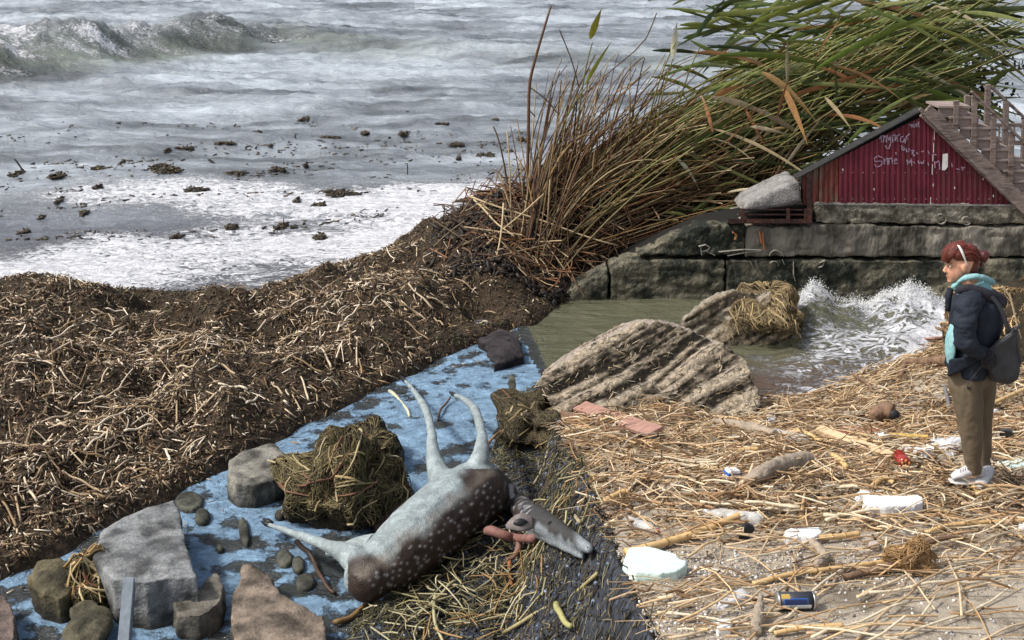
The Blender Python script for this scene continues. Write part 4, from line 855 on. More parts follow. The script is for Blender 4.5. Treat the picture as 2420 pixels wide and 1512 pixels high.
for i, (u, v, wu, hv, nm) in enumerate(CL):
    c = G(u, v, .0); s_ = px_m(c.y); c.z = float(sea_h(np.array([c.x]), np.array([c.y]))[0])
    n = int(40 + wu * 4.5); cc_ = rc.normal(0, .36, (7, 2)); kk = rc.integers(0, 7, n); gx = (cc_[kk, 0] + rc.normal(0, .12, n)) * wu * s_; gy = (cc_[kk, 1] + rc.normal(0, .2, n)) * hv * s_ * 3.2
    gz_ = np.abs(rc.normal(0, .5, n)) * hv * s_ * .75 * (.4 + 1.2 * np.abs(cc_[kk, 1])) * np.exp(-(gx / (wu * s_)) ** 2)
    ln = rc.uniform(.03, .16, n) * (1 if wu > 10 else .6); M = rots(n, rc.uniform(0, 6, n), rc.normal(0, .35, n), rc.uniform(0, 3, n)) * np.stack([ln, rc.uniform(.010, .032, n), rc.uniform(.006, .022, n)], -1)[:, None]
    V, Fc, cc = scatter(CHIP_V, CHIP_F, M, np.stack([c.x + gx, c.y + gy, c.z + .01 + gz_], -1), pick(WD, n, .3, rc))
    tag(link('weed_clump', npmesh('weed_clump', V, Fc, cols=cc, smooth=False), m_weed), f'{nm} clump of floating weed {["between foam and open sea", "drifting on the grey water"][v < 400]}' + (' near the wrack bank' if v > 480 else ''), 'seaweed', 'weed clumps floating off the wrack bank')
for i, (a, b, r_, lb) in enumerate((((50, 375, .25), (67, 410, .0), .02, 'thin black stick poking out of the water near the left clumps'), ((494, 377, .12), (532, 398, .02), .035, 'dark wedge of driftwood floating among weed clumps'), ((702, 318, .12), (697, 333, 0), .018, 'small forked black twig standing in the water'), ((962, 392, .16), (962, 408, 0), .012, 'slim short stick upright in the foam'), ((668, 200 + 130, .05), (690, 336, 0), .012, 'tiny twig lying on the far water'))):
    p, q = G(*a), G(*b); p = Vector((p.x, q.y, q.z + (a[2] if a[2] > .02 else .05) + .05)) if i != 1 else p
    stalk(q - Vector((0, 0, .08)), p, r_, mat('black_stick', (.02, .015, .012)) if i == 0 else bpy.data.materials['black_stick'], 'stick', lb, None, cat='stick', bend=.02, seed=i)

# loose bits of weed drifting in lines between the clumps
n = 1500; u = rc.uniform(0, 1240, n); ln_ = rc.integers(0, 9, n); v = np.array([300, 325, 345, 362, 388, 410, 432, 470, 540])[ln_] + 8 * np.sin(u / 130 + ln_ * 2) + rc.normal(0, 5, n) + (600 - u) * .05 * (ln_ > 2); keep = vn(u * .012, ln_ * 3.3, 9) + rc.uniform(-.2, .2, n) > .02; u, v = u[keep], v[keep]; n = len(u)
Pt = np.array([list(G(a, b)) for a, b in zip(u, v)]); Pt[:, 2] = sea_h(Pt[:, 0], Pt[:, 1]) + .008
M = rots(n, rc.uniform(0, 6, n), rc.normal(0, .15, n), rc.uniform(0, 3, n)) * np.stack([rc.uniform(.03, .16, n) ** 1.0, rc.uniform(.01, .04, n), rc.uniform(.008, .02, n)], -1)[:, None]
V, Fc, cc = scatter(CHIP_V, CHIP_F, M, Pt, pick(WD, n, .3, rc)); tag(link('drifting_bits', npmesh('drifting_bits', V, Fc, cols=cc, smooth=False), m_weed), 'loose dark bits of weed drifting in lines on the sea', kind='stuff')
# ------------------------------------------------------------------ stones in the surf
def top_rock(outline, h, name, m, label, seed, cat='rock', sp=1.06, amp=.02, voxel=.018, base=-.22, dome=0, cols=None, sm=3, group=None, tilt=0):
    f = [G(u, v, h) for u, v in outline]; c = sum(f, Vector()) / len(f); top = [p + Vector((0, 0, -tilt * (p.y - c.y))) for p in f]
    bt = [Vector((c.x + (p.x - c.x) * sp, c.y + (p.y - c.y) * sp, base)) for p in f]; lst = [prism(top, bt)]
    if dome:
        rx = (max(p.x for p in f) - min(p.x for p in f)) * .42; ry = (max(p.y for p in f) - min(p.y for p in f)) * .40; lst.append(ellipsoid((c.x, c.y, h - .02), (rx, ry, dome)))
    me = remesh(lst, voxel, sm, name); V = get_co(me); Nn = get_no(me)
    d = fbm3(V * 2.5, 4, seed) * amp * 2 + fbm3(V * 11, 4, seed + 2) * amp * .8 - np.clip(fbm3(V * 5, 3, seed + 5) - .22, 0, 1) * amp * 3
    set_co(me, V + Nn * d[:, None]); me.polygons.foreach_set('use_smooth', np.ones(len(me.polygons), bool))
    V = get_co(me)
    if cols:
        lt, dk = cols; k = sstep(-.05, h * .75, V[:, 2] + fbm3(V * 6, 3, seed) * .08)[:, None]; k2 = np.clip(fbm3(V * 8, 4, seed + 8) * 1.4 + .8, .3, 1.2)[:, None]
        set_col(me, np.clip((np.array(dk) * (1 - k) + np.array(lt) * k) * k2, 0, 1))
    o = link(name, me, m); return tag(o, label, cat, group)
m_rk = mat('sea_stone', attr=True, rough=.75, nscale=28, namt=.35, bump=.012, bscale=45, spec=.35)
GRAY, DKB, TAN = (.20, .205, .205), (.035, .032, .024), (.21, .165, .125)  # stone tones darkened so the colour carries the dim light over the surf
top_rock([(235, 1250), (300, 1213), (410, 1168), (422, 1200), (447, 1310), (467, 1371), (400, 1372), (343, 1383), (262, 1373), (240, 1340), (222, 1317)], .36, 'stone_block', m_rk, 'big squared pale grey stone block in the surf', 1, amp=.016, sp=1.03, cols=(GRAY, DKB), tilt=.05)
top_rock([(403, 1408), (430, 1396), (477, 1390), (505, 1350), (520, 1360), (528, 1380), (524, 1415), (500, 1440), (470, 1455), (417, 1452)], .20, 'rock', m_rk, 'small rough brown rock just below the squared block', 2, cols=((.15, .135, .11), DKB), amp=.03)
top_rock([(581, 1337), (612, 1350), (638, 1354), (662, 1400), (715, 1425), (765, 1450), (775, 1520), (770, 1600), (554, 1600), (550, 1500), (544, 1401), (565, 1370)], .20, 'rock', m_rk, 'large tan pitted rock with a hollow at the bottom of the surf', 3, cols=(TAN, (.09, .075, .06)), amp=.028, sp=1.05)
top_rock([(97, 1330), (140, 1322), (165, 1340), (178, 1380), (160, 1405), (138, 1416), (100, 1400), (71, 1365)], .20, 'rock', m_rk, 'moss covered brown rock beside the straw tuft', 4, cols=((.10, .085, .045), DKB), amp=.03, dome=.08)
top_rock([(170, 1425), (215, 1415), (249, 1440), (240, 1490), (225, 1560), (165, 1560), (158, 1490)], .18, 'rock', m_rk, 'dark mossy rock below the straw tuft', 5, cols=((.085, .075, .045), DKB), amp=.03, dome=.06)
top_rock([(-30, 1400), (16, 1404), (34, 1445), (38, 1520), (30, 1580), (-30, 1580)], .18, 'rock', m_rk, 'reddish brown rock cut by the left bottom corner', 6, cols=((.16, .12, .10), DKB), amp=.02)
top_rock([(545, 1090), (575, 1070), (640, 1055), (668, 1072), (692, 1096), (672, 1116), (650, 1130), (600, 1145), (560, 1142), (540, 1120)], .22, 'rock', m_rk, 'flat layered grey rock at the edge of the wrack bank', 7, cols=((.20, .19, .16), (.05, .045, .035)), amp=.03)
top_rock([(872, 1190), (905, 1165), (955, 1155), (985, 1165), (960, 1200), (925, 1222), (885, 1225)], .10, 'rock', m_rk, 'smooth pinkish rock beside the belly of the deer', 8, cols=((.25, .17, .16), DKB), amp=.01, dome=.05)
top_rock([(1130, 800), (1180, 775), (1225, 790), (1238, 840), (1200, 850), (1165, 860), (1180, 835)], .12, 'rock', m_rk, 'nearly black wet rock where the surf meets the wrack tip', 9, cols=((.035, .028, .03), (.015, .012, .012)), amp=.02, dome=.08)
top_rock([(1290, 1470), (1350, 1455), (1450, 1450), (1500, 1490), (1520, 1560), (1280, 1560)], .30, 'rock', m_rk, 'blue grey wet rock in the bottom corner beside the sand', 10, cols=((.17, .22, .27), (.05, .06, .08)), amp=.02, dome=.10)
SUB = [(577, 1250, 13, 34, 20, 'long olive'), (478, 1215, 18, 17, 0, 'dark rounded'), (447, 1180, 34, 22, 0, 'large dark'), (672, 1315, 20, 19, 0, 'round olive'), (705, 1328, 16, 20, 0, 'grey egg shaped'), (722, 1370, 24, 20, 10, 'wide brown'), (590, 1165, 16, 14, 0, 'mottled'), (1085, 950, 20, 26, 0, 'dark brown'), (520, 1290, 10, 9, 0, 'small black'), (1210, 905, 12, 26, 0, 'upright shadowy'), (660, 1210, 14, 10, 0, 'grey blue')]
for i, (u, v, a, b, t, nm) in enumerate(SUB):
    o = [(u + a * math.cos(q) * math.cos(R(t)) - b * math.sin(q) * math.sin(R(t)), v + b * math.sin(q) + a * math.cos(q) * math.sin(R(t)) * .6) for q in np.linspace(0, 2 * math.pi, 10, endpoint=False)]
    if i == 0: o = [(x + (y - v) * .45, y) for x, y in o]
    top_rock(o, .035, 'pebble', m_rk, f'{nm} cobble showing through the blue surf foam' + (' by the hind hoof' if i in (0, 3) else ''), 20 + i, cat='cobble', cols=((.085, .085, .065), (.05, .05, .04)), amp=.006, base=-.1, sm=2, group='cobbles awash in the surf')
# square post
m_post = mat('grey_post', (.17, .20, .23), rough=.6, nscale=14, namt=.3, stretch=(1, 1, .4))
a, b = G(306, 1375, .45), G(292, 1540, .12); d = (b - a); 
sd_ = Vector((.040, 0, 0)); upv = Vector((0, .0, .045))
po = simple('post', [prism([a - sd_ + upv, a + sd_ + upv, b + sd_ + upv, b - sd_ + upv], [a - sd_ - upv, a + sd_ - upv, b + sd_ - upv, b - sd_ - upv])], m_post, bevel=.006); tag(po, 'grey square post leaning against the squared stone block', 'post')

def S(u, v, h=0.0):
    d = ray(u, v); lo, hi = 4.0, 14.0
    for _ in range(40):
        m_ = (lo + hi) / 2; t = m_ / d[1]; z = max(float(shingle_z(np.array([d[0] * t]), np.array([m_]))[0]), 0.0) + h
        if CAMZ + d[2] * t > z: lo = m_
        else: hi = m_
    t = lo / d[1]; return Vector((d[0] * t, lo, CAMZ + d[2] * t))
# ------------------------------------------------------------------ rocks hung with weed and reed fibres
m_fib = mat('weed_fibre', attr=True, rough=.7, spec=.25)
m_mud = mat('weedy_mud', (.035, .027, .016), rough=.95, nscale=22, namt=.6, bump=.02)
def fibres(parent, c, rx, ry, rz, n, nbig, pal, palbig, seed, L=(.25, .7), w=(.003, .006), wbig=(.007, .013), yawm=None, lift=.03, zmin=.1, wob=.9):
    r_ = np.random.default_rng(seed)
    def bump(P): D = (np.array(P) - np.array(list(c))) / np.array([rx, ry, rz]); D /= np.linalg.norm(D, axis=1)[:, None] + 1e-9; return np.array(list(c)) + (np.array(P) - np.array(list(c))) * (1 + wob * fbm3(D * 1.6 + 9, 3, seed + 40))[:, None]
    def one(big):
        th = r_.uniform(0, 2 * math.pi); ph = math.acos(r_.uniform(zmin, .98)); yaw = r_.uniform(0, 2 * math.pi) if yawm is None else r_.normal(yawm, .6); P = []
        LL = r_.uniform(*L) / max(rx, ry); 
        for k in range(8):
            t = (k / 7 - .5) * LL; a = th + t * math.cos(yaw) + .05 * math.sin(k + th * 5); p = min(max(ph + t * math.sin(yaw), .02), 1.75); e = 1 + lift * r_.uniform(.3, 1) + (.12 * abs(t) if big else 0)
            P.append((c[0] + rx * e * math.sin(p) * math.cos(a), c[1] + ry * e * math.sin(p) * math.sin(a), c[2] + rz * e * math.cos(p)))
        P = bump(P)
        ww = r_.uniform(*(wbig if big else w)); V, Fc = tube(P, lerp_list([ww, ww * .9, ww * .4], 8), 5 if big else 3, cap=False)
        pl = palbig if big else pal; return V, np.array(Fc), np.tile(np.array(pl[r_.integers(0, len(pl))]) * r_.uniform(.7, 1.3), (len(V), 1))
    for i in range(nbig):
        V, Fc, cc = one(True); part('fibre', npmesh('fibre', V, Fc, cols=cc), m_fib, parent)
    Vs, Fs, Cs, off = [], [], [], 0
    for i in range(n):
        V, Fc, cc = one(False); Vs.append(V); Fs.append(Fc + off); Cs.append(cc); off += len(V)
    tag(part('weed_mat', npmesh('weed_mat', np.vstack(Vs), np.vstack(Fs), cols=np.vstack(Cs)), m_fib, parent), kind='stuff')
def weed_rock(u, v, z, rx, ry, rz, label, seed, n, nbig, pal, palbig, **k):
    c = G(u, v, z); t = thing('weedy_rock', (c.x, c.y, 0), label, 'rock'); me = remesh([ellipsoid(c, (rx, ry, rz))], .03, 1, 'rock'); V = get_co(me); D = (V - np.array(list(c))) / np.array([rx, ry, rz]); D /= np.linalg.norm(D, axis=1)[:, None]; V = np.array(list(c)) + (V - np.array(list(c))) * (.97 + .9 * fbm3(D * 1.6 + 9, 3, seed + 40))[:, None]; set_co(me, V); set_co(me, V + get_no(me) * (fbm3(V * 9, 4, seed) * .04)[:, None])
    part('rock', me, m_mud, t); fibres(t, c, rx, ry, rz, n, nbig, pal, palbig, seed, **k); return t
OL = [(.10, .08, .035), (.16, .13, .06), (.06, .045, .022), (.22, .18, .09), (.035, .028, .018)]; OB = [(.36, .29, .16), (.28, .21, .10), (.42, .36, .23), (.16, .08, .05)]
weed_rock(810, 1165, .15, .42, .50, .46, 'rock in the surf buried under brown weed and pale reed fibres', 5, 1500, 34, OL, OB)
weed_rock(885, 1090, .08, .22, .35, .24, 'dark low weed heap behind the fibre covered rock', 6, 500, 4, OL[2:], OB)
weed_rock(1265, 1000, .12, .33, .60, .30, 'dark weed mound between the deer and the big boulder', 7, 1300, 10, [(.07, .055, .03), (.035, .03, .02), (.12, .095, .05)], OB)
weed_rock(1350, 1155, .35, .20, .30, .16, 'dark weed tuft at the foot of the sand berm', 8, 500, 4, [(.05, .04, .025), (.10, .08, .05)], OB)
weed_rock(205, 1400, .10, .20, .22, .24, 'straw tuft snagged between the mossy rock and the squared block', 9, 260, 26, OL, [(.45, .33, .16), (.38, .25, .11), (.22, .10, .06), (.5, .4, .22)], L=(.3, .6))
# straw hanging over the smaller boulder
c = PY(1815, 752, 13.95); fibres(bo2, c, .38, .62, .36, 900, 30, [(.22, .16, .08), (.13, .095, .05), (.30, .23, .12), (.08, .06, .035)], [(.38, .29, .15), (.30, .22, .11)], 15, L=(.2, .55), w=(.004, .008), wbig=(.007, .011), lift=.05, yawm=1.2)
# straw and flecks caught on the big boulder
Vb = get_co(b1); Nb = get_no(b1); fr_ = np.where((Nb[:, 1] < -.2))[0]; idx = rc.choice(fr_, 900); Pb = Vb[idx] + Nb[idx] * .008; n = 900
M = rots(n, rc.normal(0, .5, n), rc.normal(-.4, .7, n), rc.uniform(0, 3, n)) * np.stack([rc.uniform(.02, .13, n), rc.uniform(.003, .008, n), rc.uniform(.003, .006, n)], -1)[:, None]
V, Fc, cc = scatter(CHIP_V, CHIP_F, M, Pb, pick([(.42, .33, .2), (.2, .15, .08), (.07, .05, .03), (.52, .46, .36), (.05, .05, .025)], n, .3, rc)); tag(link('caught_straw', npmesh('caught_straw', V, Fc, cols=cc, smooth=False), m_litter), 'bits of straw and weed caught on the big layered boulder', kind='stuff')
# odd sticks on the wet shingle
for i, (a, b, w_, c_, lb) in enumerate((((1135, 1063, .25), (1222, 1000, .3), .014, (.30, .19, .10), 'reddish brown stick slanting up from the deer foreleg to the weed mound'),
    ((1262, 1140, .28), (1290, 985, .42), .010, (.38, .33, .2), 'tall pale curved stalk standing on the weed mound'), ((1190, 1492, .2), (1410, 1360, .3), .014, (.40, .34, .17), 'long olive straw stalk across the heap below the deer'),
    ((1030, 1400, .15), (1048, 1520, .2), .013, (.42, .38, .22), 'pale upright stalk at the bottom of the debris heap'), ((1020, 1430, .2), (1080, 1370, .2), .013, (.38, .34, .2), 'bent olive stalk near the deer back'), ((1205, 1330, .15), (1210, 1380, .12), .016, (.30, .12, .04), 'short orange brown stick under the antler'),
    ((960, 1470, .2), (1080, 1400, .2), .011, (.40, .35, .2), 'curled yellow stalk in the debris heap'), ((1315, 1425, .35), (1350, 1480, .33), .022, (.36, .34, .14), 'thick yellow green reed piece near the bottom corner'), ((1370, 1230, .5), (1440, 1180, .6), .014, (.32, .27, .16), 'stalk pointing from the muzzle to the sand berm'),
    ((1392, 1245, .5), (1450, 1195, .62), .012, (.26, .22, .14), 'thinner stalk beside the muzzle of the deer'), ((920, 925, .08), (968, 985, .05), .020, (.52, .50, .36), 'pale bone like stick in the surf left of the forelegs'), ((790, 1475, .12), (880, 1420, .15), .022, (.20, .12, .05), 'rough brown root at the lower edge of the surf'), ((700, 1280, .25), (745, 1330, .12), .022, (.06, .035, .02), 'black branching twig caught under the hind leg'), ((745, 1330, .12), (790, 1400, .06), .018, (.07, .04, .025), 'dark bark strip trailing below the hind leg'), ((1035, 990, .2), (1065, 940, .3), .013, (.10, .06, .035), 'dark broken twig between the forelegs'))):
    stalk(S(a[0], a[1], .03 + .3 * max(a[2] - .12, 0)), S(b[0], b[1], .03 + .3 * max(b[2] - .12, 0)), w_, m_litter, 'stick', lb, None, cat='stick', bend=.05, seed=i + 3, col=c_)

# ------------------------------------------------------------------ the dead fallow deer lying on its back
def gp(l): return [G(*p) if p[0] < 1195 or p[1] < 1130 else S(p[0], p[1], p[2] - .13) for p in l]
deer = thing('deer', tuple(G(1010, 1330, .1)), 'dead spotted fallow deer lying on its back in the surf', 'deer')
def limb(pts, rad, n=14, k=12): return tube(curve_pts(gp(pts), n), lerp_list(rad, n), k)
bodyp = [limb([(852, 1372, .24), (905, 1338, .28), (985, 1272, .33), (1065, 1205, .34), (1130, 1165, .31), (1178, 1158, .26)], [.13, .21, .265, .285, .275, .16], 16, 16),
    ellipsoid(G(868, 1366, .26), (.17, .16, .18)), ellipsoid(G(1135, 1135, .40), (.20, .17, .17)),
    limb([(1062, 1178, .40), (1040, 1128, .48), (1024, 1075, .56), (1018, 1010, .62), (1003, 962, .52), (980, 926, .36), (958, 900, .22)], [.15, .105, .062, .036, .042, .026, .020]),
    limb([(1115, 1128, .46), (1137, 1075, .62), (1137, 1020, .66), (1124, 972, .58), (1100, 946, .46), (1076, 934, .36)], [.12, .075, .040, .044, .030, .021]),
    limb([(872, 1345, .30), (825, 1312, .36), (775, 1290, .34), (715, 1268, .28), (668, 1251, .20), (636, 1240, .14)], [.14, .095, .046, .038, .024, .019]),
    limb([(885, 1290, .20), (845, 1290, .16), (805, 1300, .10), (770, 1312, .05)], [.10, .07, .05, .03]),
    limb([(1172, 1165, .26), (1200, 1180, .24), (1232, 1200, .26), (1262, 1222, .30)], [.17, .125, .10, .085]),
    limb([(1226, 1206, .26), (1256, 1222, .31), (1290, 1240, .31), (1335, 1264, .29), (1372, 1286, .28), (1394, 1298, .27)], [.075, .108, .092, .060, .044, .028]),
    limb([(1262, 1248, .25), (1305, 1272, .25), (1345, 1298, .24), (1376, 1316, .22)], [.07, .046, .028, .016])]
me = remesh(bodyp, .014, 4, 'body'); V = get_co(me); set_co(me, V + get_no(me) * (fbm3(V * 9, 3, 2) * .010)[:, None]); V = get_co(me)
U_, V_, _ = proj(V[:, 0], V[:, 1], V[:, 2]); 
# axis through the trunk; side = how far round the flank, towards the back
t_ = ((U_ - 852) * .77 + (V_ - 1375) * -.64); s_ = ((U_ - 852) * .64 + (V_ - 1375) * .77) + 10 + fbm3(V * 7, 3, 4) * 26
brown = sstep(0, 26, s_) * sstep(-30, 0, t_); brown = np.maximum(brown, sstep(.27, .19, np.linalg.norm(V - np.array(G(866, 1385, .24)), axis=1)) )
brown = np.maximum(brown, sstep(318, 345, t_ + fbm3(V * 8, 3, 9) * 30) * sstep(-52, -25, s_)); leg = (V_ < 1108) | (U_ < 822); brown = np.where(leg, 0, brown)
mid = np.exp(-((s_ - 4) / 16) ** 2)[:, None] * .5 * (t_ > 0)[:, None]; c = np.array((.33, .385, .39)) * (1 - brown[:, None]) + np.array((.052, .033, .025)) * brown[:, None]; c = c * (1 - mid) + np.array((.26, .22, .17)) * mid
c = c * (.85 + .5 * np.clip(fbm3(V * np.array([14, 14, 14]), 3, 12), -.3, .5))[:, None]
sp = np.zeros(len(V)); rs = np.random.default_rng(6)
for row in range(9):
    for k in range(26):
        if rs.random() < .45: continue
        tt, ss = 20 + k * 14.5 + rs.uniform(-7, 7), 12 + row * 11 + rs.uniform(-5, 5)
        du, dv = t_ - tt, ((U_ - 852) * .64 + (V_ - 1375) * .77) - ss; rad = rs.uniform(1.5, 3.0); sp = np.maximum(sp, np.exp(-((du / rad / 1.3) ** 2 + (dv / rad) ** 2) * 1.0))
c = c * (1 - (sp * brown)[:, None] * .85) + np.array((.50, .48, .46)) * (sp * brown)[:, None] * .85
hd = sstep(1186, 1200, U_) ; hc = np.array((.045, .042, .040)); hm = np.array((.25, .28, .30)); wh = sstep(-6, 12, (V_ - 1222) - (U_ - 1240) * .52 + fbm3(V * 9, 2, 3) * 24)  # head tones darkened: the shadow on the head is in its colour
wh = np.maximum(wh, sstep(1350, 1375, U_)); hcol = hc * (1 - wh[:, None]) + hm * wh[:, None]; hcol = np.where((U_ < 1235)[:, None], np.array((.045, .035, .032)) * np.ones((len(V), 1)), hcol)
pw = sstep(.1, .3, fbm3(V * 18, 3, 8)) * (U_ > 1190) * (U_ < 1262) * .8; hcol = hcol * (1 - pw[:, None]) + np.array((.4, .4, .42)) * pw[:, None]
c = c * (1 - hd[:, None]) + hcol * hd[:, None]; set_col(me, np.clip(c, 0, 1))
m_hide = mat('wet_hide', attr=True, rough=.5, spec=.45, nscale=40, namt=.30, bump=.008, bscale=90)
part('body', me, m_hide, deer)
from mathutils.bvhtree import BVHTree
bvh = BVHTree.FromPolygons([tuple(v.co) for v in me.vertices], [tuple(p.vertices) for p in me.polygons])
def hit(u, v, off=0.0):
    d = Vector(ray(u, v)).normalized(); h = bvh.ray_cast(Vector((0, 0, CAMZ)), d)[0]
    return (h if h is not None else S(u, v, .2)) - d * off
m_hoof = mat('hoof', (.02, .02, .022), rough=.4); m_ear = mat('ear_skin', (.20, .17, .16), rough=.7, nscale=20, namt=.3); m_antler = mat('velvet_antler', (.22, .11, .09), rough=.6, nscale=18, namt=.3); m_eye = mat('eye', (.01, .01, .01), rough=.1)
for a, b in (((640, 1242, .14), (618, 1232, .12)), ((642, 1236, .15), (622, 1226, .14)), ((960, 903, .22), (946, 888, .16)), ((1078, 935, .36), (1062, 926, .30))):
    simple('hoof', [tube(gp([a, ((a[0] + b[0]) / 2, (a[1] + b[1]) / 2, (a[2] + b[2]) / 2), b]), [.020, .024, .008], 8)], m_hoof, deer, smooth=True)
a = hit(1262, 1236, 0); b = a + Vector((-.19, -.02, -.02)); q = [a.lerp(b, t) + Vector((0, -.03 * math.sin(t * 3), .035 * math.sin(t * 3))) for t in np.linspace(0, 1, 9)]
simple('ear', [tube(q, [(.012, .018 + .046 * math.sin((.12 + .88 * k / 8) * math.pi)) for k in range(9)], 12, side=(0, -.8, .6))], m_ear, deer, smooth=True)
simple('inner_ear', [tube([p + Vector((0, -.012, .010)) for p in q[2:7]], [(.008, .006 + .022 * math.sin(k / 4 * math.pi)) for k in range(5)], 10, side=(0, -.8, .6))], m_hoof, deer, smooth=True)
simple('antler', [limb([(1262, 1272, .30), (1225, 1272, .30), (1190, 1264, .33), (1160, 1254, .34), (1148, 1256, .32)], [.030, .034, .036, .042, .030]), limb([(1228, 1278, .30), (1224, 1300, .24), (1212, 1316, .2), (1197, 1323, .18)], [.028, .026, .02, .012])], m_antler, deer, smooth=True)
simple('eye', [ellipsoid(hit(1300, 1236, -.004), (.017, .014, .014))], m_eye, deer, smooth=True)
simple('nostril', [ellipsoid(hit(1389, 1293, -.003), (.006, .005, .005))], m_eye, deer, smooth=True)
# ------------------------------------------------------------------ rubbish and driftwood on the beach
def on_beach(u, v, dz=0.0):
    """point of the beach surface seen at (u, v)"""
    d = ray(u, v); lo, hi = 3.5, 17.0
    def f(y): t = y / d[1]; return CAMZ + d[2] * t - float(beach_z(np.array([d[0] * t]), np.array([y]))[0]) - dz
    for _ in range(44):
        m_ = (lo + hi) / 2
        if f(m_) > 0: lo = m_
        else: hi = m_
    t = lo / d[1]; return Vector((d[0] * t, lo, CAMZ + d[2] * t))
m_foam = mat('polystyrene', (.80, .80, .78), rough=.85, nscale=25, namt=.08, bump=.006, bscale=60)
m_foamg = mat('green_tinted_polystyrene', (.62, .76, .70), rough=.85, nscale=16, namt=.08, bump=.005, bscale=50)
m_clear = mat('clear_plastic', (.80, .82, .80), rough=.12, spec=.6, alpha=.42, nscale=12, namt=.2); m_bag = mat('thin_plastic_bag', (.78, .80, .84), rough=.25, spec=.6, alpha=.62, nscale=20, namt=.2, bump=.01)
m_drift = mat('driftwood', (.33, .27, .205), rough=.9, nscale=10, namt=.35, bump=.01, bscale=40, stretch=(1, 1, 3)); m_brown = mat('brown_wood', (.20, .125, .08), rough=.9, nscale=12, namt=.4, bump=.01)
m_pine = mat('pale_sawn_wood', (.60, .44, .27), rough=.75, nscale=9, namt=.18, bump=.003, stretch=(1, 4, 1)); m_redw = mat('reddish_plank', (.35, .20, .155), rough=.8, nscale=9, namt=.3, stretch=(1, 3, 1)); m_redp = mat('faded_red_board', (.36, .13, .095), rough=.8, nscale=10, namt=.3)
m_cane = mat('thick_cane', (.62, .42, .19), rough=.5, nscale=14, namt=.25, spec=.4); m_canej = mat('cane_joint', (.30, .17, .07), rough=.7)
m_black = mat('black_rubber', (.02, .02, .022), rough=.6); m_cap = mat('crimson_cap', (.28, .02, .05), rough=.4); m_blue = mat('blue_print', (.03, .12, .42), rough=.5); m_yel = mat('old_yellow_plastic', (.62, .42, .12), rough=.6)
def lump(name, outline, h, m, label, cat, seed=0, amp=.006, group=None, voxel=.008, sp=.96, dome=0, par=None):
    pts = [on_beach(u, v) for u, v in outline]; c = sum(pts, Vector()) / len(pts); zb = min(p.z for p in pts)
    top = [Vector((p.x, p.y, p.z + h * .5)) for p in pts]; top = [Vector((c.x + (p.x - c.x) * sp, c.y + (p.y - c.y) * sp, p.z)) for p in top]
    bt = [Vector((p.x, p.y, p.z - h * .5)) for p in pts]; me = remesh([prism([p + Vector((0, 0, h * .5)) for p in top], [p + Vector((0, 0, h * .3)) for p in bt])], voxel, 2, name)
    V = get_co(me); set_co(me, V + get_no(me) * (fbm3(V * 22, 3, seed) * amp + fbm3(V * 6, 3, seed + 3) * amp * 2)[:, None]); me.polygons.foreach_set('use_smooth', np.ones(len(me.polygons), bool))
    if par is not None: return part(name, me, m, par)
    return tag(link(name, me, m), label, cat, group)
lump('foam_slab', [(1470, 1345), (1482, 1312), (1530, 1308), (1600, 1330), (1608, 1342), (1625, 1345), (1622, 1358), (1600, 1372), (1560, 1378), (1500, 1374)], .055, m_foamg, 'large cracked pale green polystyrene slab lying on the gravel', 'polystyrene', 1, .002)
lump('foam_roll', [(2034, 1208), (2048, 1198), (2100, 1200), (2170, 1197), (2181, 1204), (2180, 1216), (2160, 1224), (2090, 1226), (2045, 1222)], .085, m_foam, 'long rounded white polystyrene bar among the straw', 'polystyrene', 2, .005)
lump('foam_block', [(1850, 1275), (1868, 1262), (1900, 1262), (1935, 1266), (1942, 1280), (1925, 1290), (1890, 1288), (1855, 1288)], .06, m_foam, 'white crumbling polystyrene lump beside the bent cane', 'polystyrene', 3, .006)
lump('foam_piece', [(2016, 1180), (2035, 1170), (2060, 1176), (2072, 1188), (2050, 1200), (2022, 1200)], .07, m_foam, 'crumpled white polystyrene scrap just above the long bar', 'polystyrene', 4, .016, sp=.7)
lump('foam_cup', [(1690, 1482), (1725, 1478), (1731, 1490), (1728, 1500), (1692, 1503)], .045, m_foam, 'small white squared polystyrene piece at the bottom edge', 'polystyrene', 5, .003)
lump('foam_piece', [(2150, 1068), (2172, 1060), (2205, 1066), (2213, 1078), (2190, 1086), (2158, 1084)], .06, m_foam, 'lumpy white polystyrene scrap left of the trouser leg', 'polystyrene', 6, .012, sp=.8)
lump('foam_piece', [(2125, 1064), (2140, 1058), (2160, 1064), (2168, 1072), (2140, 1075)], .04, m_foam, 'little flat white scrap behind the lumpy polystyrene', 'polystyrene', 7, .008)
lump('foam_slab', [(2352, 1098), (2385, 1090), (2440, 1090), (2440, 1112), (2390, 1110)], .03, m_foamg, 'thin pale polystyrene sheet right of the white shoes', 'polystyrene', 8, .002)
lump('foam_piece', [(2060, 1036), (2080, 1028), (2100, 1034), (2104, 1044), (2075, 1050)], .05, m_foam, 'torn white scrap on the reddish board', 'polystyrene', 9, .012, sp=.8)
lump('foam_piece', [(2405, 1246), (2440, 1240), (2440, 1254), (2408, 1253)], .03, m_foam, 'tiny white polystyrene crumb at the right edge', 'polystyrene', 10, .004)
lump('plastic_wrap', [(2340, 985 - 10), (2345, 970), (2360, 970), (2362, 978)], .02, m_foam, 'tiny scrap of white plastic behind the trouser legs', 'plastic scrap', 11, .004)
lump('rock', [(2044, 1300), (2052, 1288), (2070, 1286), (2082, 1294), (2080, 1304), (2055, 1306)], .035, mat('sandstone', (.45, .39, .35), rough=.9, nscale=30, namt=.2), 'small rounded beige stone on the gravel', 'stone', 12, .004, sp=.75)
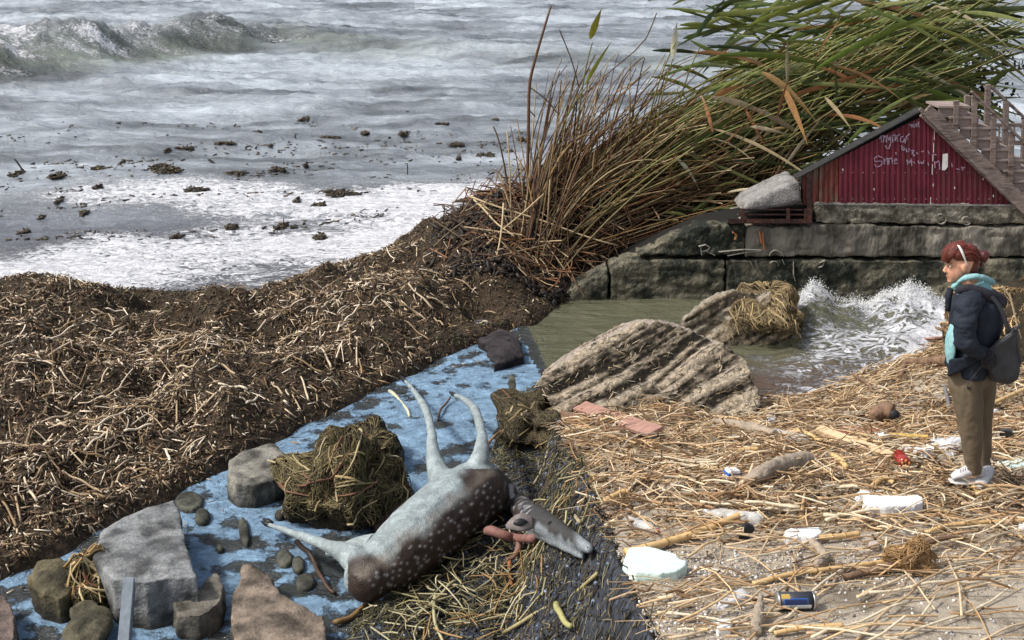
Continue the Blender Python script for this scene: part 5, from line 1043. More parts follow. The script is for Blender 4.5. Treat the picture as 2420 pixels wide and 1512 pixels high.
lump('plastic_sheet', [(1690, 1430), (1720, 1405), (1760, 1402), (1772, 1415), (1740, 1432), (1715, 1448), (1690, 1448)], .03, m_bag, 'crumpled sheet of clear plastic near the spray can', 'plastic sheet', 13, .014, sp=.8)
lump('plastic_bag', [(2185, 1056), (2215, 1044), (2265, 1040), (2290, 1050), (2280, 1072), (2240, 1078), (2205, 1070)], .08, m_bag, 'see-through plastic bag behind the ankles of the person', 'plastic bag', 14, .022, sp=.75)
lump('board', [(1962, 1022), (2000, 1013), (2090, 1012), (2115, 1018), (2070, 1030), (1990, 1036)], .02, m_redp, 'faded red board half buried near the waterline', 'board', 15, .003)
def plank(name, a, b, w, t, m, label, cat='plank', lift=.02, roll=0, zs=None):
    p, q = on_beach(*a), on_beach(*b); p.z += lift; q.z += lift
    if zs: p.z += zs[0]; q.z += zs[1]
    d = (q - p); L_ = d.length; rot = d.to_track_quat('X', 'Z').to_matrix().to_4x4() @ Matrix.Rotation(roll, 4, 'X')
    V, Fc = box((0, 0, 0), (L_, w, t)); me = npmesh(name, V, Fc, smooth=False); bm = bmesh.new(); bm.from_mesh(me)
    bmesh.ops.recalc_face_normals(bm, faces=bm.faces); bmesh.ops.subdivide_edges(bm, edges=[e for e in bm.edges if abs((e.verts[0].co - e.verts[1].co).x) > L_ * .5], cuts=7)
    for v_ in bm.verts: v_.co += Vector((mnoise.noise(v_.co * 7) * .02 if abs(v_.co.x) > L_ * .48 else 0, mnoise.noise(v_.co * 5 + Vector((3, 1, 2))) * w * .10, mnoise.noise(v_.co * 3) * t * .2))
    bmesh.ops.bevel(bm, geom=bm.edges[:], offset=.0025, segments=1, affect='EDGES'); bm.to_mesh(me); bm.free()
    me.transform(Matrix.Translation((p + q) / 2) @ rot); return tag(link(name, me, m), label, cat)
plank('plank', (1318, 955), (1548, 1055), .15, .035, m_redw, 'long reddish plank leaning on the straw under the big boulder', roll=.35, lift=.10, zs=(-.04, .03))
plank('pole', (1326, 988), (1470, 1034), .05, .05, m_brown, 'dark round pole just below the reddish plank', cat='pole', lift=.05)
plank('beam', (1935, 1026), (2142, 1103), .075, .055, m_pine, 'long pale sawn wooden beam pointing at the shoes', cat='beam', lift=.035, roll=.3)
plank('plank', (2062, 808), (2240, 806), .36, .02, m_redw, 'wet reddish board floating in the wave beside the person', lift=.05)
plank('plank', (1940, 984), (2040, 986), .05, .03, m_drift, 'grey weathered slat by the waterline', lift=.04)
plank('plank', (2095, 1035), (2195, 1041), .05, .025, m_yel, 'short yellowish board end among the straw', lift=.03)
def log(name, pts, rad, m, label, cat='driftwood', lift=.0, n=14, seed=0, amp=.008, parent=None):
    P = [on_beach(u, v) + Vector((0, 0, z + lift)) for u, v, z in pts]; P = curve_pts(P, n); me = remesh([tube(P, lerp_list(rad, n), 12)], max(.004, min(rad) * .35), 1, name); V = get_co(me)
    set_co(me, V + get_no(me) * (fbm3(V * 18, 3, seed) * amp + fbm3(V * 60, 2, seed) * amp * .4)[:, None]); me.polygons.foreach_set('use_smooth', np.ones(len(me.polygons), bool))
    if parent is not None: return part(name, me, m, parent)
    return tag(link(name, me, m), label, cat)
log('driftwood', [(1758, 1150, .03), (1800, 1135, .05), (1850, 1118, .06), (1900, 1108, .06), (1912, 1104, .05)], [.035, .055, .065, .075, .05], m_drift, 'flat grey driftwood trunk tapering to the left', amp=.014, seed=1)
log('driftwood', [(1685, 1005, .05), (1760, 1020, .05), (1830, 1040, .05)], [.02, .045, .04], m_drift, 'grey driftwood branch at the foot of the big boulder', seed=2)
log('driftwood', [(1916, 1292, .03), (1935, 1312, .04), (1950, 1330, .03), (1925, 1350, .03)], [.02, .026, .028, .02], m_drift, 'knotty bent driftwood lying on the gravel', seed=3, amp=.012)
log('driftwood', [(1785, 1505, .02), (1790, 1470, .05), (1796, 1440, .08)], [.028, .026, .012], m_drift, 'grey splintered stake standing at the bottom edge', seed=4, amp=.010)
log('log', [(2138, 868, .05), (2180, 872, .08), (2240, 874, .10), (2262, 872, .10)], [.04, .05, .05, .04], m_brown, 'dark wet log on the straw heap left of the person', cat='log', seed=5, amp=.012)
log('branch', [(2140, 868, .06), (2130, 890, .04), (2125, 900, .02)], [.03, .025, .015], m_brown, 'short dark branch hanging from the wet log', cat='branch', seed=6)
log('branch', [(2012, 908, .12), (2050, 925, .08), (2062, 935, .04)], [.012, .016, .018], m_brown, 'thin dark branch jutting over the water', cat='branch', seed=7, amp=.003)
log('branch', [(2090, 802, .10), (2120, 790, .16), (2180, 794, .14), (2235, 800, .10)], [.012, .018, .018, .02], m_brown, 'brown branch lying on the floating reddish board', cat='branch', seed=8, amp=.004)
log('branch', [(2230, 925, .06), (2238, 960, .06), (2246, 985, .02)], [.014, .02, .012], mat('grey_branch', (.16, .15, .15), rough=.8), 'grey twisted branch just left of the knees', cat='branch', seed=9, amp=.006)
st_ = thing('hollow_log', tuple(on_beach(2095, 1000)), 'hollow dark rotten log end in the straw heap', 'log')
log('bark', [(2060, 1000, .06), (2085, 992, .09), (2108, 996, .09)], [.05, .08, .085], m_brown, None, seed=10, amp=.014, parent=st_)
simple('hollow', [ellipsoid(on_beach(2108, 996) + Vector((-.005, -.055, .085)), (.05, .035, .05))], m_black, st_, smooth=True)  # black plug stands in for the shade inside the log end
# long branch with a ball of roots
rb = thing('root_branch', tuple(on_beach(2140, 1350)), 'long brown branch ending in a shaggy ball of roots', 'branch')
log('branch', [(1990, 1372, .02), (2050, 1362, .03), (2105, 1350, .04), (2150, 1330, .06), (2180, 1308, .06), (2235, 1292, .06), (2262, 1290, .04)], [.016, .02, .026, .024, .018, .017, .012], m_brown, None, seed=11, amp=.005, parent=rb)
c = on_beach(2142, 1345) + Vector((0, 0, .05)); fibres(rb, c, .10, .09, .085, 320, 12, [(.30, .18, .08), (.20, .11, .05), (.40, .26, .12)], [(.34, .2, .09), (.42, .28, .13)], 18, L=(.1, .26), w=(.0015, .003), wbig=(.003, .0045), lift=.25)
c = on_beach(1330 + 620, 1080); 
# thick canes with swollen joints
def cane(pts, r_, label, seed=0, m=None):
    P = curve_pts([on_beach(u, v) + Vector((0, 0, z)) for u, v, z in pts], 43); n = 43
    t = thing('cane', tuple(P[n // 2]), label, 'cane', 'thick yellow canes on the beach'); rad = [r_ * (1.1 if i % 8 == 0 else .98) for i in range(n)]
    V, Fc = tube(P, rad, 12); part('stem', npmesh('stem', V, Fc), m or m_cane, t)
    for i in range(8, n - 4, 8):
        V, Fc = tube([P[i] - (P[i + 1] - P[i]) * .25, P[i], P[i] + (P[i + 1] - P[i]) * .25], [r_ * 1.14, r_ * 1.2, r_ * 1.14], 12); part('joint', npmesh('joint', V, Fc), m_canej, t)
    return t
cane([(1478, 1316, .03), (1560, 1298, .035), (1660, 1268, .04), (1755, 1236, .06)], .0225, 'thickest golden cane beside the pale green slab, with dark joints')
cane([(1900, 1270, .03), (1925, 1284, .04), (1980, 1280, .035), (2028, 1272, .03)], .017, 'bent golden cane with a split end touching the white lump')
cane([(1780, 1388, .02), (1860, 1370, .03), (1960, 1358, .035), (2100, 1338, .03)], .014, 'long tan cane running to the root ball')
cane([(2000, 1180 - 60, .05), (1985, 1105, .06), (1965, 1092, .06)], .020, 'short upright cane stub right of the grey driftwood')
cane([(2055, 1166, .04), (2085, 1150, .06), (2110, 1156, .05)], .018, 'curved orange cane behind the white polystyrene bar')
cane([(2188, 1265, .02), (2260, 1250, .03), (2420, 1240, .03)], .014, 'straight pale cane reaching the right edge')
cane([(1430, 1192, .03), (1470, 1180, .05), (1482, 1178, .05)], .020, 'stubby yellow cane at the left edge of the sand')
cane([(1712, 1095, .04), (1750, 1078, .05), (1790, 1072, .04)], .016, 'orange cane piece above the grey driftwood')
cane([(1880, 1030, .05), (1905, 1040, .06), (1938, 1056, .05)], .020, 'peeling tan cane left of the sawn beam')
cane([(2270, 1120, .03), (2290, 1148, .02), (2330, 1185, .02)], .013, 'thin cane crossing in front of the white shoes')
cane([(2320, 1080 - 95, .08), (2360, 970, .10), (2425, 940, .10)], .018, 'orange cane behind the trousers at the right edge')
cane([(1830, 1505, .02), (1900, 1496, .03), (1990, 1490, .03)], .012, 'frayed cane along the bottom edge right of the stake')
# plastic bottles, lying: body, neck, cap
def bottle(a, b, r_, m, capm, label, dent=0, seed=0):
    p, q = on_beach(*a), on_beach(*b); p.z += r_ * .9; q.z += r_ * .9; t = thing('plastic_bottle', tuple((p + q) / 2 - Vector((0, 0, r_))), label, 'bottle', None)
    prof = [(0, .3), (.02, .85), (.06, 1), (.2, 1), (.22, .93), (.24, 1), (.38, .97), (.40, .9), (.42, .98), (.56, 1), (.58, .93), (.60, 1), (.72, .98), (.80, .78), (.88, .42), (.92, .34), (.955, .34)]
    V, Fc = tube([p.lerp(q, k) for k, _ in prof], [r_ * w for _, w in prof], 16); V = V + (fbm3(V * 9, 3, seed)[:, None] * np.array([.3, .3, 1]) * r_ * dent); part('body', npmesh('body', V, Fc), m, t)
    V, Fc = tube([p.lerp(q, .94), p.lerp(q, 1.0)], [r_ * .42, r_ * .42], 12); part('cap', npmesh('cap', V, Fc, smooth=False), capm, t)
    V, Fc = tube([p.lerp(q, .915), p.lerp(q, .928)], [r_ * .46, r_ * .46], 12); part('neck_ring', npmesh('neck_ring', V, Fc, smooth=False), m, t); return t
m_wcap = mat('white_cap', (.75, .77, .8), rough=.4)
bottle((1800, 1246), (1662, 1224), .045, m_clear, m_wcap, 'big clear plastic bottle lying behind the thickest cane', .35, 1)
bottle((1905, 1052), (1803, 1030), .045, m_clear, m_wcap, 'clear crushed bottle with pale neck left of the sawn beam', .45, 2)
bottle((1478, 1240), (1556, 1266), .034, m_clear, m_cap, 'small clear bottle with a crimson cap at the left edge', .3, 3)
# round red bottle base facing us
t = thing('red_bottle', tuple(on_beach(2135, 1108)), 'red plastic bottle seen from its ribbed round base', 'bottle'); p = on_beach(2135, 1106) + Vector((0, 0, .045)); m_rb = mat('red_translucent_plastic', (.30, .035, .025), rough=.15, spec=.7, nscale=15, namt=.4)
V, Fc = tube([p + Vector((0, y, 0)) for y in (-.03, -.025, 0, .12)], [.030, .042, .046, .046], 18); part('body', npmesh('body', V, Fc), m_rb, t)
for k in range(5):
    a = k * 2 * math.pi / 5 + .3; simple('foot', [ellipsoid(p + Vector((math.cos(a) * .026, -.034, math.sin(a) * .026)), (.010, .008, .013), 8, 6)], mat('amber_highlight', (.55, .25, .08), rough=.2) if k == 0 else bpy.data.materials['amber_highlight'], t, smooth=True)
# spray can with its printed wrapper
p, q = on_beach(1836, 1440), on_beach(1918, 1438); rcan = .046; p.z += rcan; q.z += rcan; ax = (q - p).normalized()
t = thing('spray_can', tuple((p + q) / 2 - Vector((0, 0, rcan))), 'dark metal spray can with blue arc and white label strip', 'spray can')
m_can = mat('can_paint', (.07, .075, .085), rough=.3, metal=.5, spec=.6, nscale=12, namt=.3); m_rim = mat('can_rim', (.42, .41, .38), rough=.35, metal=.8); m_gold = mat('can_gold', (.48, .33, .08), rough=.4)
V, Fc = tube([p, q], [rcan, rcan], 28); part('body', npmesh('body', V, Fc), m_can, t)
V, Fc = tube([p - ax * .004, p + ax * .004], [rcan * 1.05] * 2, 28); part('rim', npmesh('rim', V, Fc), m_rim, t)
V, Fc = tube([q - ax * .004, q + ax * .003, q + ax * .010, q + ax * .014, q + ax * .020], [rcan * 1.05, rcan * 1.05, rcan * .86, rcan * .86, rcan * .45], 24); part('shoulder', npmesh('shoulder', V, Fc), m_rim, t)
def wrap(l0, l1, a0, a1, m, name, arc=None, off=.0012):
    n = 14; V = []; up_ = Vector((0, 0, 1)); fr_ = ax.cross(up_).normalized()
    if fr_.y > 0: fr_ = -fr_
    for i in range(n):
        s_ = i / (n - 1); l = l0 + (l1 - l0) * s_; lo, hi = a0, a1
        if arc: h_ = math.sqrt(max(0, 1 - (2 * s_ - 1) ** 2)); hi = a0 + (a1 - a0) * h_ + .001; lo = a0 + (a1 - a0) * h_ * arc
        for k in range(6):
            a = lo + (hi - lo) * k / 5; V.append(p.lerp(q, l) + (fr_ * math.cos(a) + up_ * math.sin(a)) * (rcan + off))
    part(name, npmesh(name, V, [tuple(f) for f in grid_faces(n, 6)]), m, t)
wrap(.06, .90, -.35, .10, mat('label_strip', (.55, .58, .58), rough=.6, nscale=30, namt=.15), 'label_strip'); wrap(.12, .80, .10, .80, m_blue, 'blue_arc', arc=.0); wrap(.14, .78, .12, .70, mat('dark_print', (.02, .03, .09)), 'inner_arc', arc=.0, off=.0018); wrap(.06, .30, .75, 1.35, m_gold, 'gold_patch')
for k in range(9): wrap(.27 + k * .022, .278 + k * .022, -.32, .06, m_black, 'print_line', off=.0022)
# small odds and ends
bx_ = on_beach(1762, 1275); simple_o = simple('shoe_sole', [box(bx_ + Vector((0, 0, .05)), (.06, .05, .10), Matrix.Rotation(.45, 4, 'Y'))], m_black, bevel=.006); tag(simple_o, 'small black rubber block tilted beside the golden cane', 'rubber piece')
bx_ = on_beach(1728, 1132); ct = thing('carton', tuple(bx_), 'crushed white drink carton with a blue stripe', 'carton')
simple('box', [box(bx_ + Vector((0, 0, .04)), (.10, .06, .07), Matrix.Rotation(.3, 4, 'Y') @ Matrix.Rotation(.5, 4, 'Z'))], m_foam, ct, bevel=.006); simple('stripe', [box(bx_ + Vector((.0, -.004, .045)), (.104, .06, .018), Matrix.Rotation(.3, 4, 'Y') @ Matrix.Rotation(.5, 4, 'Z'))], m_blue, ct)
p_ = on_beach(2377, 1042) + Vector((0, 0, .05)); V, Fc = tube([p_, p_ + Vector((.01, .018, .01))], [.055, .055], 20); o = link('lid', npmesh('lid', V, Fc, smooth=False), mat('dark_lid', (.045, .05, .055), rough=.5)); tag(o, 'round dark plastic lid behind the legs of the person', 'lid')
lump('plastic_sheet', [(1812, 990), (1818, 978), (1830, 980), (1832, 1000), (1818, 1004)], .04, m_bag, 'small pale bottle scrap standing at the waterline', 'plastic scrap', 21, .01)
lump('sack', [(2385, 800), (2400, 770), (2440, 750), (2440, 850), (2400, 850)], .10, mat('white_sack', (.68, .69, .74), rough=.8, nscale=6, namt=.15), 'white cloth sack behind the bag at the right edge', 'sack', 22, .012)
# dry bent grass behind the person and on the heap
P = curve_pts([on_beach(2420, 800) + Vector((0, 0, -.02)), PY(2404, 760, 10.5), PY(2390, 710, 10.5), PY(2372, 680, 10.5), PY(2360, 668, 10.5), PY(2385, 668, 10.5)], 14) if False else curve_pts([PY(2412, 800, 9.6), PY(2402, 760, 9.6), PY(2388, 705, 9.6), PY(2374, 684, 9.6), PY(2368, 676, 9.6)], 14)
V, Fc = tube(P, .008, 6); o = link('dry_stalk', npmesh('dry_stalk', V, Fc, cols=np.tile((.5, .4, .25), (len(V), 1))), m_litter); tag(o, 'tall thin dry stalk rising behind the shoulder', 'stalk')
hp = thing('straw_heap', tuple(on_beach(2400, 820)), 'heap of brown straw behind the person at the right edge', 'straw heap'); c = on_beach(2400, 850) + Vector((.25, .5, 0))
me = remesh([ellipsoid(c, (.7, .8, .62))], .05, 1, 'heap'); V = get_co(me); set_co(me, V + get_no(me) * (fbm3(V * 4, 3, 1) * .15)[:, None]); part('heap', me, m_mud, hp); fibres(hp, c, .72, .82, .64, 1500, 30, [(.30, .2, .1), (.2, .13, .07), (.12, .08, .04), (.4, .28, .15)], [(.5, .36, .2)], 28, L=(.15, .5), w=(.004, .008), wbig=(.006, .01), lift=.08)
# ------------------------------------------------------------------ the person watching the sea, seen from her left side
PYY = 7.3
def W(u, v, dy=0.0): return PY(u, v, PYY + dy)
def tb(pts, rad, n=14, k=16, side=None): return tube(curve_pts([W(*p) for p in pts], n), [tuple(x) if not np.isscalar(x) else x for x in (list(zip(lerp_list([r[0] for r in rad], n), lerp_list([r[1] for r in rad], n))) if not np.isscalar(rad[0]) else lerp_list(rad, n))], k, side=side)
foot = on_beach(2295, 1140)
her = thing('person', (W(2295, 1140).x, PYY, float(beach_z(np.array([W(2295, 1140).x]), np.array([PYY]))[0])), 'person in navy hooded jacket and olive trousers gazing left with hands in pockets', 'person')
m_skin = mat('skin', attr=True, rough=.5, spec=.35, sss=.12, nscale=30, namt=.06)
m_hair = mat('red_hair', (.12, .022, .012), rough=.42, spec=.5, nscale=14, namt=.45, stretch=(1.5, 1.5, 8), bump=.004, bscale=60)
m_bun = mat('dark_red_hair', (.075, .013, .013), rough=.42, spec=.5, nscale=22, namt=.45, bump=.005, bscale=50)
m_navy = mat('navy_fabric', (.017, .022, .033), rough=.8, nscale=7, namt=.35, bump=.008, bscale=18)
m_hood = mat('charcoal_fabric', (.028, .026, .034), rough=.85, nscale=8, namt=.2, bump=.006, bscale=24)
m_mint = mat('mint_fleece', (.25, .46, .48), rough=.9, nscale=18, namt=.12, bump=.006, bscale=50)
m_trou = mat('olive_trousers', (.135, .105, .070), rough=.85, nscale=6, namt=.18, bump=.005, bscale=20, stretch=(1, 1, .4))
m_shoe = mat('white_shoe', (.52, .51, .52), rough=.7, nscale=40, namt=.10); m_sole = mat('shoe_sole_white', (.58, .56, .53), rough=.8, nscale=18, namt=.15); m_bagm = mat('dark_grey_bag', (.030, .032, .037), rough=.5, spec=.45, nscale=6, namt=.3, bump=.006, bscale=14)
# body: one continuous figure (head, neck, trunk, arms, legs)
hx = lambda u, v, a, b, c_, dy=0: ellipsoid(W(u, v, dy), (a, b, c_))
px = .00268
head = [ellipsoid(W(2279, 617), (.098, .076, .098)), ellipsoid(W(2262, 638), (.066, .058, .078)), ellipsoid(W(2252, 655), (.034, .034, .026)), ellipsoid(W(2264, 652), (.046, .044, .030)),
        ellipsoid(W(2245, 618), (.022, .048, .022)), ellipsoid(W(2246, 606), (.026, .052, .034)), ellipsoid(W(2250, 636), (.026, .040, .026)),
        tube([W(2239, 624), W(2234, 634), W(2230.5, 641)], [.006, .010, .012], 8), ellipsoid(W(2233, 642, -.006), (.010, .012, .008)), ellipsoid(W(2239.5, 651, 0), (.010, .020, .0055)), ellipsoid(W(2240.5, 656, 0), (.010, .018, .006)), ellipsoid(W(2246, 663, 0), (.020, .024, .014)),
        ellipsoid(W(2279, 634, -.074), (.017, .010, .028)), ellipsoid(W(2279, 634, .074), (.017, .010, .028)),
        tb([(2285, 640), (2290, 665), (2296, 700)], [.052, .056, .075])]
trunk = [tb([(2296, 690), (2302, 740), (2298, 800), (2290, 850), (2294, 890)], [(.07, .12), (.09, .13), (.09, .12), (.09, .12), (.10, .13)], side=(1, 0, 0)),
         tb([(2298, 712, -.11), (2288, 735, -.19), (2281, 770, -.225), (2284, 812, -.235)], [.045, .045, .040, .036]), tb([(2284, 812, -.235), (2305, 830, -.225), (2320, 838, -.20)], [.036, .032, .026]),
         tb([(2306, 712, .11), (2300, 745, .21), (2292, 790, .235), (2278, 826, .20)], [.045, .045, .038, .03]),
         tb([(2284, 885, -.085), (2294, 960, -.09), (2298, 1040, -.085), (2302, 1120, -.08)], [.095, .075, .058, .042]), tb([(2318, 885, .085), (2322, 960, .09), (2322, 1040, .085), (2324, 1108, .08)], [.09, .072, .055, .040])]
me = remesh(head + trunk, .0065, 3, 'body'); V = get_co(me); U_, V_, _ = proj(V[:, 0], V[:, 1], V[:, 2])
c = np.tile(np.array((.62, .33, .215)), (len(V), 1)); lip = np.exp(-(((U_ - 2239) / 3.5) ** 2 + ((V_ - 653.5) / 3.2) ** 2)); c = c * (1 - lip[:, None] * .6) + np.array((.42, .12, .10)) * lip[:, None] * .6
chk = np.exp(-(((U_ - 2254) / 9) ** 2 + ((V_ - 643) / 8) ** 2)); c = c * (1 - chk[:, None] * .25) + np.array((.62, .24, .17)) * chk[:, None] * .25
set_col(me, c); part('body', me, m_skin, her)
m_brow = mat('eyebrow', (.10, .04, .025)); m_eyew = mat('eye_white', (.75, .72, .7), rough=.3); m_iris = mat('iris', (.05, .03, .02), rough=.2)
for s_ in (-1, 1):
    simple('eye', [ellipsoid(W(2244.5, 629, s_ * .034), (.010, .012, .006))], m_eyew, her, smooth=True); simple('pupil', [ellipsoid(W(2242, 629, s_ * .036), (.0055, .006, .005))], m_iris, her, smooth=True)
    simple('eyebrow', [tube([W(2238, 622, s_ * .022), W(2243, 620.5, s_ * .044), W(2250, 622, s_ * .056)], [.003, .004, .002], 6)], m_brow, her, smooth=True)
# hair: swept back crown, fringe over the brow, bun
def cloth(name, lst, vox, sm, m, par, seed, wr=.008, fr=(6, 6, 6), fine=0):
    me = remesh(lst, vox, sm, name); V = get_co(me); set_co(me, V + get_no(me) * (fbm3(V * np.array(fr), 3, seed) * wr + (fbm3(V * 30, 2, seed + 1) * fine if fine else 0))[:, None]); me.polygons.foreach_set('use_smooth', np.ones(len(me.polygons), bool)); return part(name, me, m, par)
hair = cloth('hair', [ellipsoid(W(2281, 603), (.083, .082, .078)), ellipsoid(W(2291, 622), (.054, .078, .066)), ellipsoid(W(2298, 644), (.028, .055, .040)), tb([(2278, 580, 0), (2256, 588, -.01), (2240, 602, -.01), (2233, 620, -.012)], [(.04, .05), (.045, .06), (.036, .055), (.012, .03)]),
       ellipsoid(W(2268, 600, -.045), (.04, .035, .045)), ellipsoid(W(2268, 600, .045), (.04, .035, .045))], .006, 1, m_hair, her, 3, .010, (14, 14, 26), .006)
bun = cloth('hair_bun', [ellipsoid(W(2323, 606), (.038, .040, .040)), ellipsoid(W(2312, 606), (.024, .028, .026)), ellipsoid(W(2316, 622), (.018, .03, .030))], .005, 1, m_bun, her, 5, .012, (24, 24, 24), .006)
rw = np.random.default_rng(12); lst = []
for i in range(46):
    a = rw.uniform(0, 1); s_ = (2315 + rw.normal(0, 6), 612 + rw.normal(0, 8), rw.normal(0, .03)); e = (s_[0] + rw.uniform(3, 14), s_[1] + rw.uniform(-12, 16), s_[2] + rw.normal(0, .02)); lst.append(tube([W(*s_), W((s_[0] + e[0]) / 2, (s_[1] + e[1]) / 2 - 3, s_[2]), W(*e)], [.0012, .001, .0005], 4))
for i in range(40):
    s_ = (2250 + rw.uniform(-8, 14), 592 + rw.uniform(-4, 8), rw.uniform(-.06, .03)); e = (2233 + rw.uniform(-6, 6), 608 + rw.uniform(-2, 14), s_[2]); lst.append(tube([W(*s_), W((s_[0] + e[0]) / 2 - 3, (s_[1] + e[1]) / 2 - 4, s_[2]), W(*e)], [.0022, .0018, .0006], 4))
for i in range(170):
    side_ = rw.choice([-1, 1]); dy = side_ * rw.uniform(.01, .088); h0 = rw.uniform(0, 1); a0 = np.linspace(2.6 - h0 * .4, .25, 7); rx_, rz_ = .088, .084 * math.sqrt(max(.05, 1 - (dy / .092) ** 2)); c_ = W(2281, 606)
    lst.append(tube([(c_.x + rx_ * math.sqrt(max(.05, 1 - (dy / .1) ** 2)) * math.cos(t) * 1.02, c_.y + dy, c_.z + rz_ * math.sin(t) * 1.03 - .04 * (1 - t / 2.6) * h0) for t in a0], .0016, 3, cap=False))
V, Fc = join_vf(lst); tag(part('loose_hair', npmesh('loose_hair', V, Fc), m_hair, her), kind='stuff')
# sunglasses pushed up on the hair
sg = W(2268, 592, -.05); lens_m = mat('dark_lens', (.03, .03, .035), rough=.1, spec=.7)
gl = part('sunglasses', remesh([tube(curve_pts([W(2267, 583, -.070), W(2274, 596, -.084), (W(2281, 614, -.088)), W(2286, 628, -.084)], 10), lerp_list([.008, .009, .006, .005], 10), 8), tube(curve_pts([W(2267, 583, .070), W(2274, 596, .084), W(2281, 614, .088)], 8), .006, 8), tube(curve_pts([W(2268, 582, -.072), W(2262, 580, -.03), W(2262, 580, .03), W(2268, 582, .072)], 10), .006, 8)], .0035, 1, 'frame'), m_white, her)
gl.name = 'sunglasses'
for s_ in (-1, 1): simple('lens', [ellipsoid(W(2258.5, 585, s_ * .036), (.020, .034, .008), 12, 8, Matrix.Rotation(-.55, 4, 'Y'))], lens_m, gl, smooth=True)
# clothes
top_ = [tb([(2296, 686), (2302, 715), (2304, 760), (2296, 800), (2287, 835), (2280, 874)], [(.105, .12), (.150, .195), (.158, .205), (.143, .19), (.132, .195), (.118, .20)], 18, 24, side=(1, 0, 0))]
sl1 = [tb([(2298, 700, -.115), (2287, 718, -.18), (2279, 750, -.215), (2278, 790, -.235), (2288, 812, -.24)], [.070, .080, .074, .064, .060], 14, 16), tb([(2284, 803, -.245), (2298, 822, -.245), (2318, 834, -.215), (2324, 838, -.19)], [.064, .056, .046, .040], 12, 14)]
sl2 = [tb([(2306, 702, .12), (2300, 745, .215), (2292, 790, .24), (2284, 815, .24), (2272, 838, .19)], [.075, .078, .068, .06, .045], 14, 16)]
jk = cloth('jacket', top_, .009, 3, m_navy, her, 11, .022, (9, 9, 3), .004); cloth('sleeve', sl1, .008, 2, m_navy, her, 12, .026, (9, 9, 20), .005); cloth('sleeve', sl2, .010, 2, m_navy, her, 13, .014, (9, 9, 14))
hem = cloth('jacket_skirt', [prism([W(2243, 850, -.19), W(2320, 838, -.20), W(2322, 852, -.20), W(2262, 880, -.20), W(2240, 889, -.17)], [W(2243, 850, .17), W(2320, 838, .20), W(2322, 852, .20), W(2262, 880, .19), W(2240, 889, .17)])], .008, 2, m_navy, her, 14, .006)
simple('collar', [tube(curve_pts([W(2246, 682, -.07), W(2242, 700, -.09), W(2240, 735, -.10)], 8), lerp_list([(.02), (.022), (.015)], 8), 8)], m_navy, her, smooth=True)
hood = cloth('hood', [tb([(2262, 688, -.10), (2284, 682, -.135), (2318, 690, -.13), (2345, 702, -.09), (2362, 712, 0), (2345, 700, .10), (2310, 690, .13)], [(.022), (.030), (.040), (.046), (.052), (.045), (.03)], 18, 12), ellipsoid(W(2350, 706, -.02), (.062, .11, .036), 14, 10, Matrix.Rotation(.5, 4, 'Y'))], .008, 2, m_hood, her, 16, .014, (10, 10, 10))
mint = cloth('mint_hood', [tb([(2256, 678, -.055), (2272, 662, -.085), (2296, 654, -.10), (2322, 655, -.09), (2342, 664, -.03), (2345, 668, .04), (2320, 655, .09), (2285, 657, .09)], [.011, .016, .020, .019, .019, .016, .015, .012], 20, 12), tb([(2254, 682, -.03), (2260, 672, 0), (2262, 676, .03)], [.02, .03, .02], 8, 10), tb([(2300, 664, 0), (2302, 680, 0), (2304, 700, 0)], [(.085, .085), (.10, .11), (.11, .13)], 8, 14, side=(1, 0, 0))], .006, 2, m_mint, her, 17, .010, (14, 14, 14))
simple('jacket_button', [ellipsoid(W(2279, 680, -.170), (.006, .006, .006), 8, 6)], m_black, her, smooth=True)
cloth('mint_sweater', [tb([(2254, 768, -.07), (2249, 795, -.08), (2245, 830, -.08), (2244, 856, -.07)], [(.016, .05), (.026, .08), (.026, .08), (.014, .05)], 12, 12, side=(1, 0, 0))], .006, 2, m_mint, her, 18, .012, (20, 20, 6))
leg1 = [tb([(2284, 868, -.05), (2282, 905, -.085), (2288, 950, -.10), (2292, 1000, -.10), (2296, 1050, -.095), (2300, 1096, -.085), (2302, 1114, -.08)], [(.105, .11), (.108, .11), (.098, .105), (.085, .09), (.070, .075), (.050, .056), (.046, .05)], 18, 18, side=(1, 0, 0))]
leg2 = [tb([(2308, 868, .05), (2316, 905, .085), (2318, 950, .10), (2320, 1000, .10), (2322, 1050, .095), (2323, 1090, .085), (2324, 1106, .08)], [(.105, .11), (.095, .11), (.078, .105), (.066, .09), (.056, .075), (.044, .052), (.042, .048)], 18, 18, side=(1, 0, 0))]
cloth('trousers', leg1 + leg2 + [ellipsoid(W(2298, 882), (.125, .17, .10))], .009, 3, m_trou, her, 21, .020, (10, 10, 4), .005)
for (u, v, dy) in ((2302, 1108, -.082), (2324, 1098, .082)): simple('trouser_cuff', [tube([W(u, v - 8, dy), W(u, v - 4, dy), W(u, v + 6, dy), W(u, v + 9, dy)], [.046, .051, .051, .045], 16)], m_trou, her, smooth=True)
